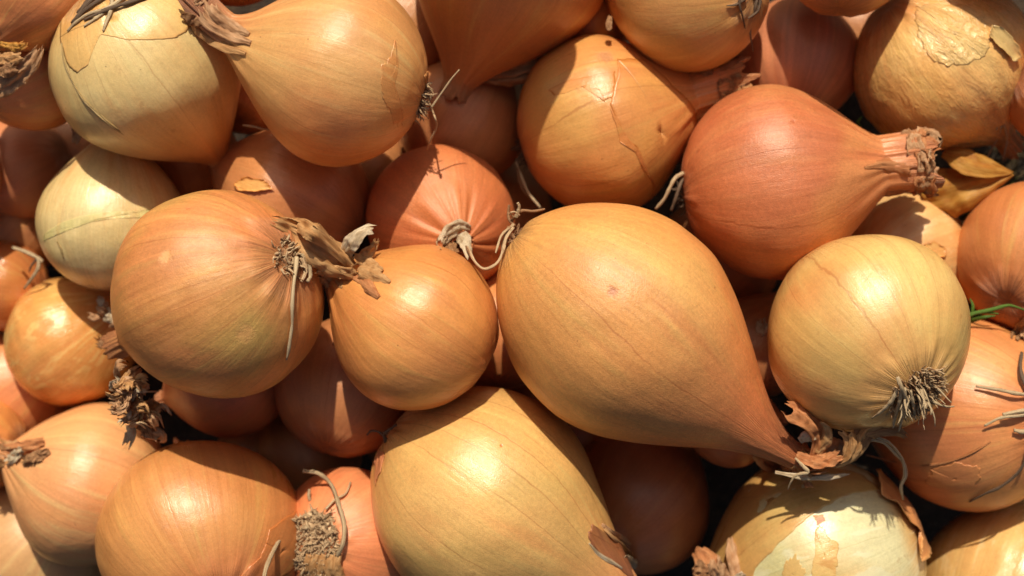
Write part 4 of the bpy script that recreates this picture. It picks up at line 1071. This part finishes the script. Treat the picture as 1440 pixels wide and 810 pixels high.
# ---- half-peeled onion
o = ON["peeled"]
PEEL = sk("peel_brown", (214, 154, 100), (192, 128, 78), edge=(226, 176, 122), veins=18, vein_amt=0.3, rough=0.42, seed=8.8, streak=0.6)
patch(o, [(1236, 700), (1254, 712), (1272, 738), (1288, 748), (1284, 774), (1286, 790), (1300, 782), (1314, 762), (1312, 726), (1290, 692), (1250, 664), (1226, 672)], PEEL, h=6, seed=18, jag=0.03, curl=6, crum=2.0, th=0.9, nb=180)
patch(o, [(1258, 672), (1292, 690), (1312, 722), (1326, 758), (1334, 800), (1330, 836), (1306, 836), (1310, 800), (1308, 764), (1292, 724), (1262, 690)], PEEL, h=11, seed=19, jag=0.03, curl=4, crum=2.4, th=0.9, nb=160)
patch(o, [(1146, 746), (1158, 736), (1164, 754), (1181, 768), (1178, 800), (1164, 836), (1138, 826), (1146, 782)], L_TEA, h=0.35, seed=20, jag=0.12, th=0.4, nb=140)
patch(o, [(1104, 790), (1118, 782), (1130, 800), (1136, 830), (1100, 836), (1098, 806)], L_TEA, h=0.35, seed=21, jag=0.14, th=0.4, nb=140)
patch(o, [(1000, 700), (1030, 672), (1090, 660), (1150, 660), (1215, 668), (1240, 690), (1200, 694), (1160, 712), (1120, 740), (1090, 770), (1062, 800), (1050, 836), (1010, 836), (992, 760)], sk("tan_shade_layer", (204, 182, 122), (202, 162, 98), veins=22, vein_amt=0.35, rough=0.28, seed=9.4), h=0.4, seed=22, jag=0.05, nb=200, th=0.4)  # tan over top and left; its tone stands in for the shade there
patch(o, [(1144, 725), (1158, 723), (1162, 732), (1150, 738)], L_BROWN, h=0.6, seed=23, jag=0.12, th=0.5)
for i_, (q, m_, w_) in enumerate([([(1010, 836, 'z', -100), (1004, 808, 'z', -92), (990, 784, 'z', -100), (974, 766, 'z', -120)], PAP_RED, [34, 40, 34, 16]), ([(1040, 830, 6), (1036, 800, 8), (1030, 772, 10), (1026, 748, 8)], PAP_PINK, [22, 24, 20, 4]),
                                  ([(1020, 836, 6), (1008, 800, 'z', -82), (1000, 776, 'z', -86)], PAP_PINK, [24, 34, 18]), ([(990, 820, 'z', -80), (982, 796, 'z', -80), (976, 790, 'z', -84)], PAP_BROWN, [24, 24, 12]),
                                  ([(1046, 806, 5), (1040, 812, 8), (1030, 820, 8)], PAP_PALE, [8, 14, 8])]):
    strip(o, q, w_, m_, seed=130 + i_, n=26, m=11, crum=0.28)
# ---- bottom middle onion
o = ON["bottom_mid"]
patch(o, [(826, 748), (833, 738), (848, 748), (866, 758), (884, 776), (898, 796), (908, 814), (884, 812), (856, 790), (832, 766)], L_DARK, h=1.0, seed=25, jag=0.05)
strip(o, [(846, 738, 2), (864, 752, 5), (884, 766, 7), (900, 779, 9)], [6, 13, 12, 5], PAP_PINK, seed=141, n=24, crum=0.2, m=9)
strip(o, [(828, 764, 1), (842, 780, 2), (862, 792, 3), (880, 804, 3)], [3, 7, 7, 4], PAP_PALE, seed=142, n=24, crum=0.2, m=7)
strip(o, [(878, 784, 3), (892, 796, 6), (904, 808, 8), (910, 822, 8)], [8, 16, 16, 12], PAP_PALE, seed=143, n=20, crum=0.3, m=9)
strip(o, [(850, 744, 4), (868, 762, 8), (886, 780, 10), (903, 806, 8)], [4, 8, 8, 4], PAP_TAN, seed=144, n=20, crum=0.3, m=7)
patch(o, [(528, 650), (534, 636), (542, 642), (536, 664), (529, 682)], sk("pink_layer", (214, 144, 106), (196, 120, 84), rough=0.4), h=2, seed=26, jag=0.05)
root_tuft(o, FIB_GREY, n=16, length=0.14, disk=0.06, thick=1.6, out=0.5, seed=28, curl=0.6)
strand(o, [(542, 622, 3), (540, 610, 'z', -40), (548, 604, 'z', -30), (558, 597, 'z', -28)], [2.2, 2, 1.4], FIB_DARK, 72)
strand(o, [(544, 618, 3), (534, 608, 'z', -44), (522, 606, 'z', -50), (516, 612, 'z', -60)], [2, 1.8, 1.2], FIB_DARK, 73)
# ---- bottom left onion: tangled neck tuft and torn layer
o = ON["bottom_left"]
patch(o, [(374, 764), (378, 744), (398, 730), (420, 714), (436, 742), (430, 776), (404, 806), (340, 830), (322, 826), (348, 800), (366, 784)], like("bottom_left", (.98, .93, .86), edge=(186, 116, 66)), h=0.9, seed=30, jag=0.03, nb=120, th=1.6)
rg = np.random.default_rng(77)
for i_ in range(48):
    t_ = rg.uniform(0, 1)
    bx_, by_ = 206 - 36 * t_ + rg.normal(0, 11), 596 - 70 * t_ + rg.normal(0, 8)
    an = rg.uniform(0, 2 * math.pi); L_ = rg.uniform(16, 44)
    z0 = -60 + 60 * t_ + rg.uniform(-26, 30)
    q = [(bx_, by_, 'z', z0 - 12), (bx_ + L_ * .5 * math.cos(an) + rg.normal(0, 5), by_ + L_ * .5 * math.sin(an) + rg.normal(0, 4), 'z', z0 + rg.uniform(0, 20)), (bx_ + L_ * math.cos(an + 0.6), by_ + L_ * math.sin(an + 0.6), 'z', z0 + rg.uniform(-20, 12))]
    wd = rg.uniform(5, 24)
    strip(o, q, [wd * .6, wd, wd * .7], [PAP_PINK, PAP_PALE, PAP_TAN, PAP_BROWN, PAP_PINK, PAP_TAN][i_ % 6], seed=350 + i_, n=18, m=9, crum=0.25, fray=0.6, twist=rg.uniform(-90, 90), th=0.5, pleats=0.2)
for i_ in range(14):
    bx_, by_ = 192 + rg.normal(0, 12), 566 + rg.normal(0, 18); an = rg.uniform(0, 6.28); L_ = rg.uniform(20, 44)
    strand(o, [(bx_, by_, 'z', -40), (bx_ + L_ * .5 * math.cos(an), by_ + L_ * .5 * math.sin(an), 'z', -22), (bx_ + L_ * math.cos(an + .5), by_ + L_ * math.sin(an + .5), 'z', -40)], [1.8, 1.5, 1.0], FIB_TAN, 400 + i_, n=10)
o = ON["glossy_left"]
for i_ in range(8):
    bx_, by_ = 152 + rg.normal(0, 5), 436 + rg.uniform(-14, 44)
    an = rg.uniform(0, 6.28)
    q = [(bx_, by_, 'z', -190), (bx_ + 10 * math.cos(an), by_ + 10 * math.sin(an), 'z', -180), (bx_ + 24 * math.cos(an + .5), by_ + 24 * math.sin(an + .5), 'z', -186)]
    strip(o, q, [10, 14, 8], [PAP_PINK, PAP_PALE, PAP_BROWN][i_ % 3], seed=190 + i_, n=12, m=7, crum=0.4, fray=0.5)
# ---- peach onion, lower left: short frayed neck
o = ON["neck_left"]
neck_fray(o, [PAP_PINK, PAP_BROWN, PAP_TAN], n=9, length=0.22, w=0.8, seed=31, back=0.3, flare=0.6)
for i_, (q, m_, w_) in enumerate([([(62, 622, 6), (40, 628, 16), (14, 634, 'z', -170), (-8, 632, 'z', -176)], PAP_RED, [16, 24, 22, 16]), ([(70, 634, 6), (54, 642, 12), (44, 654, 14)], PAP_BROWN, [10, 18, 10]),
                                  ([(58, 636, 8), (40, 648, 14), (26, 654, 'z', -180)], PAP_BROWN, [14, 22, 12]), ([(30, 632, 'z', -160), (14, 646, 'z', -170), (0, 650, 'z', -180)], PAP_PALE, [12, 18, 10])]):
    strip(o, q, w_, m_, seed=201 + i_, n=22, m=9, crum=0.35, fray=0.5)
# ---- greenish white onion: pale band and lower edge
o = ON["white_left"]
patch(o, [(62, 330), (84, 314), (116, 304), (150, 299), (200, 297), (262, 288), (262, 297), (204, 306), (152, 308), (118, 314), (86, 324), (62, 338)], like("white_left", (.99, 1.04, .98)), h=0.5, th=0.4, seed=33, jag=0.03, nb=120)
patch(o, [(82, 388), (110, 404), (150, 412), (168, 412), (168, 424), (120, 420), (86, 400)], like("white_left", (.95, .85, .7)), h=1.4, seed=34, jag=0.04)
strip(o, [(80, 340, 2), (86, 352, 2), (90, 366, 2)], [2, 5, 2], L_PALE, name="skin_crease", seed=205, n=16, m=5)
# ---- shiny dark amber onion at the edge: forked dry root
o = ON["left_translucent"]
strand(o, [(18, 348, 'z', -240), (36, 354, 'z', -222), (52, 362, 'z', -216), (60, 368, 'z', -214)], [2.6, 3.4, 3.6, 3], FIB_GREY, 74)
strand(o, [(54, 362, 'z', -216), (54, 376, 'z', -214), (46, 390, 'z', -220), (34, 406, 'z', -236)], [3.4, 2.8, 2], FIB_GREY, 75)
strand(o, [(52, 364, 'z', -216), (44, 374, 'z', -220), (41, 382, 'z', -226)], [2, 1.6, 1.2], FIB_DARK, 76)
patch(ON["behind_top"], [(332, 258), (348, 250), (378, 256), (384, 266), (360, 270), (336, 268)], L_GOLD, h=2.5, seed=36, jag=0.08, curl=3)
strand(ON["behind_top"], [(342, 176, 'z', -110), (356, 178, 'z', -100), (372, 182, 'z', -104), (384, 182, 'z', -112)], [1.8, 1.6, 1.2], FIB_GREY, 77)
patch(ON["peach"], [(1298, 344), (1312, 340), (1328, 350), (1328, 362), (1312, 360), (1302, 354)], L_GOLD, h=2, seed=37, jag=0.08, curl=2)

# ------------------------------------------------------------------ loose things
def loose(name, label, cat, at):
    e = bpy.data.objects.new(name, None); COL.objects.link(e)
    p = P(*at); e.location = p * S; e.empty_display_size = 0.01
    e["label"] = label; e["category"] = cat
    class H: pass
    h = H(); h.root = e; h.org = p
    return h
lf = loose("dried_skin", "amber piece of dry onion skin folded like a leaf beside the frayed red neck", "onion skin", (1365, 260, -260))
strip(lf, [(1300, 284, 'z', -190), (1330, 272, 'z', -172), (1366, 262, 'z', -160), (1400, 252, 'z', -158), (1428, 243, 'z', -160)], [44, 78, 60, 34, 4], PAP_GOLD, name="lower_fold", seed=211, n=34, m=13, crum=0.08, fray=0.05, cup=0.3)
strip(lf, [(1328, 212, 'z', -170), (1352, 220, 'z', -150), (1384, 232, 'z', -146), (1426, 243, 'z', -158)], [20, 48, 36, 4], PAP_GOLD, name="upper_fold", seed=213, n=30, m=13, crum=0.08, fray=0.05, roll=20)
cr = loose("skin_scrap", "tiny pale scrap of dry skin in the dark gap left of the pale golden onion", "onion skin", (105, 190, -240))
strip(cr, [(104, 176, 'z', -236), (108, 188, 'z', -226), (104, 204, 'z', -234)], [10, 16, 8], PAP_PALE, name="scrap", seed=215, n=14, crum=0.4)
cr2 = loose("skin_scrap", "tan crumb of dry skin between the largest onion and the yellow-green one", "onion skin", (1070, 470, -200))
strip(cr2, [(1068, 448, 'z', -204), (1072, 466, 'z', -190), (1068, 486, 'z', -204)], [16, 20, 14], PAP_PALE, name="scrap", seed=216, n=14, crum=0.4)

def blades(name, label, cat, specs, mat):
    vs_, fs, ps, o_ = [], [], [], 0
    for sp in specs:
        v, f, p = tube_data(**sp)
        vs_.append(v); ps.append(p); fs += [tuple(i + o_ for i in q) for q in f]; o_ += len(v)
    ob = make_mesh(name, np.concatenate(vs_), fs, mat, None, specs[0]["pts"][0], np.concatenate(ps))
    ob["label"] = label; ob["category"] = cat; ob["kind"] = "stuff"
    return ob
GRN = fibre("green_grass", (92, 126, 44), (54, 84, 26), rough=0.5)
STR = fibre("dry_straw", (112, 94, 62), (70, 54, 36))
rg = np.random.default_rng(5)
sp = []
for i_ in range(420):
    x_, y_ = (rg.uniform(1340, 1560), rg.uniform(120, 330)) if i_ < 260 else (rg.uniform(-120, 1560), rg.uniform(-60, 900))
    p = P(x_, y_, rg.uniform(-500, -430 if i_ >= 260 else -320)); an = rg.normal(0.9, 0.5)
    L_ = rg.uniform(50, 130); d_ = np.array([math.cos(an), math.sin(an), rg.normal(0, 0.15)]) * L_
    sp.append(dict(pts=[p, p + d_ * .5 + rg.normal(0, 6, 3), p + d_], r=[2.2, 1.6, 0.8], n=7, k=4, seed=i_))
blades("straw", "dark dry straw and old stalks on the soil under the pile", "straw", sp, STR)
sp = []
for q in [[(1358, 446, 'z', -110), (1372, 440, 'z', -104), (1392, 436, 'z', -98), (1414, 430, 'z', -92), (1424, 430, 'z', -90), (1446, 438, 'z', -92)], [(1362, 442, 'z', -110), (1380, 439, 'z', -104), (1404, 441, 'z', -98)], [(1366, 446, 'z', -130), (1368, 430, 'z', -126), (1364, 420, 'z', -126)]]:
    sp.append(dict(pts=path(q), r=[2.6, 3.4, 2.4, 1.2], n=18, k=6, seed=3))
for q in [[(1350, 330, 'z', -260), (1366, 306, 'z', -236), (1384, 290, 'z', -230)], [(1356, 326, 'z', -260), (1378, 312, 'z', -240), (1396, 296, 'z', -240)], [(1346, 310, 'z', -260), (1372, 296, 'z', -236), (1380, 280, 'z', -240)], [(1210, 178, 'z', -220), (1206, 172, 'z', -200), (1212, 164, 'z', -196)], [(1362, 452, 'z', -150), (1384, 446, 'z', -120), (1400, 444, 'z', -120)]]:
    sp.append(dict(pts=path(q), r=[3.0, 3.4, 2.4, 0.9], n=14, k=6, seed=8))
for i_ in range(160):
    if i_ < 110: x_, y_ = rg.uniform(1340, 1480), rg.uniform(250, 470)
    else: x_, y_ = rg.uniform(-60, 30), rg.uniform(740, 860)
    p = P(x_, y_, -440); L_ = rg.uniform(60, 150)
    d_ = np.array([rg.normal(0, .5), rg.normal(0, .5), 1.0]); d_ = d_ / np.linalg.norm(d_) * L_
    sp.append(dict(pts=[p, p + d_ * .5 + rg.normal(0, 5, 3), p + d_ * .9 + np.array([rg.normal(0, 20), rg.normal(0, 20), 0])], r=[3, 2.6, 0.8], n=8, k=4, seed=i_))
blades("grass", "green grass blades poking up between the onions near the right edge", "grass", sp, GRN)
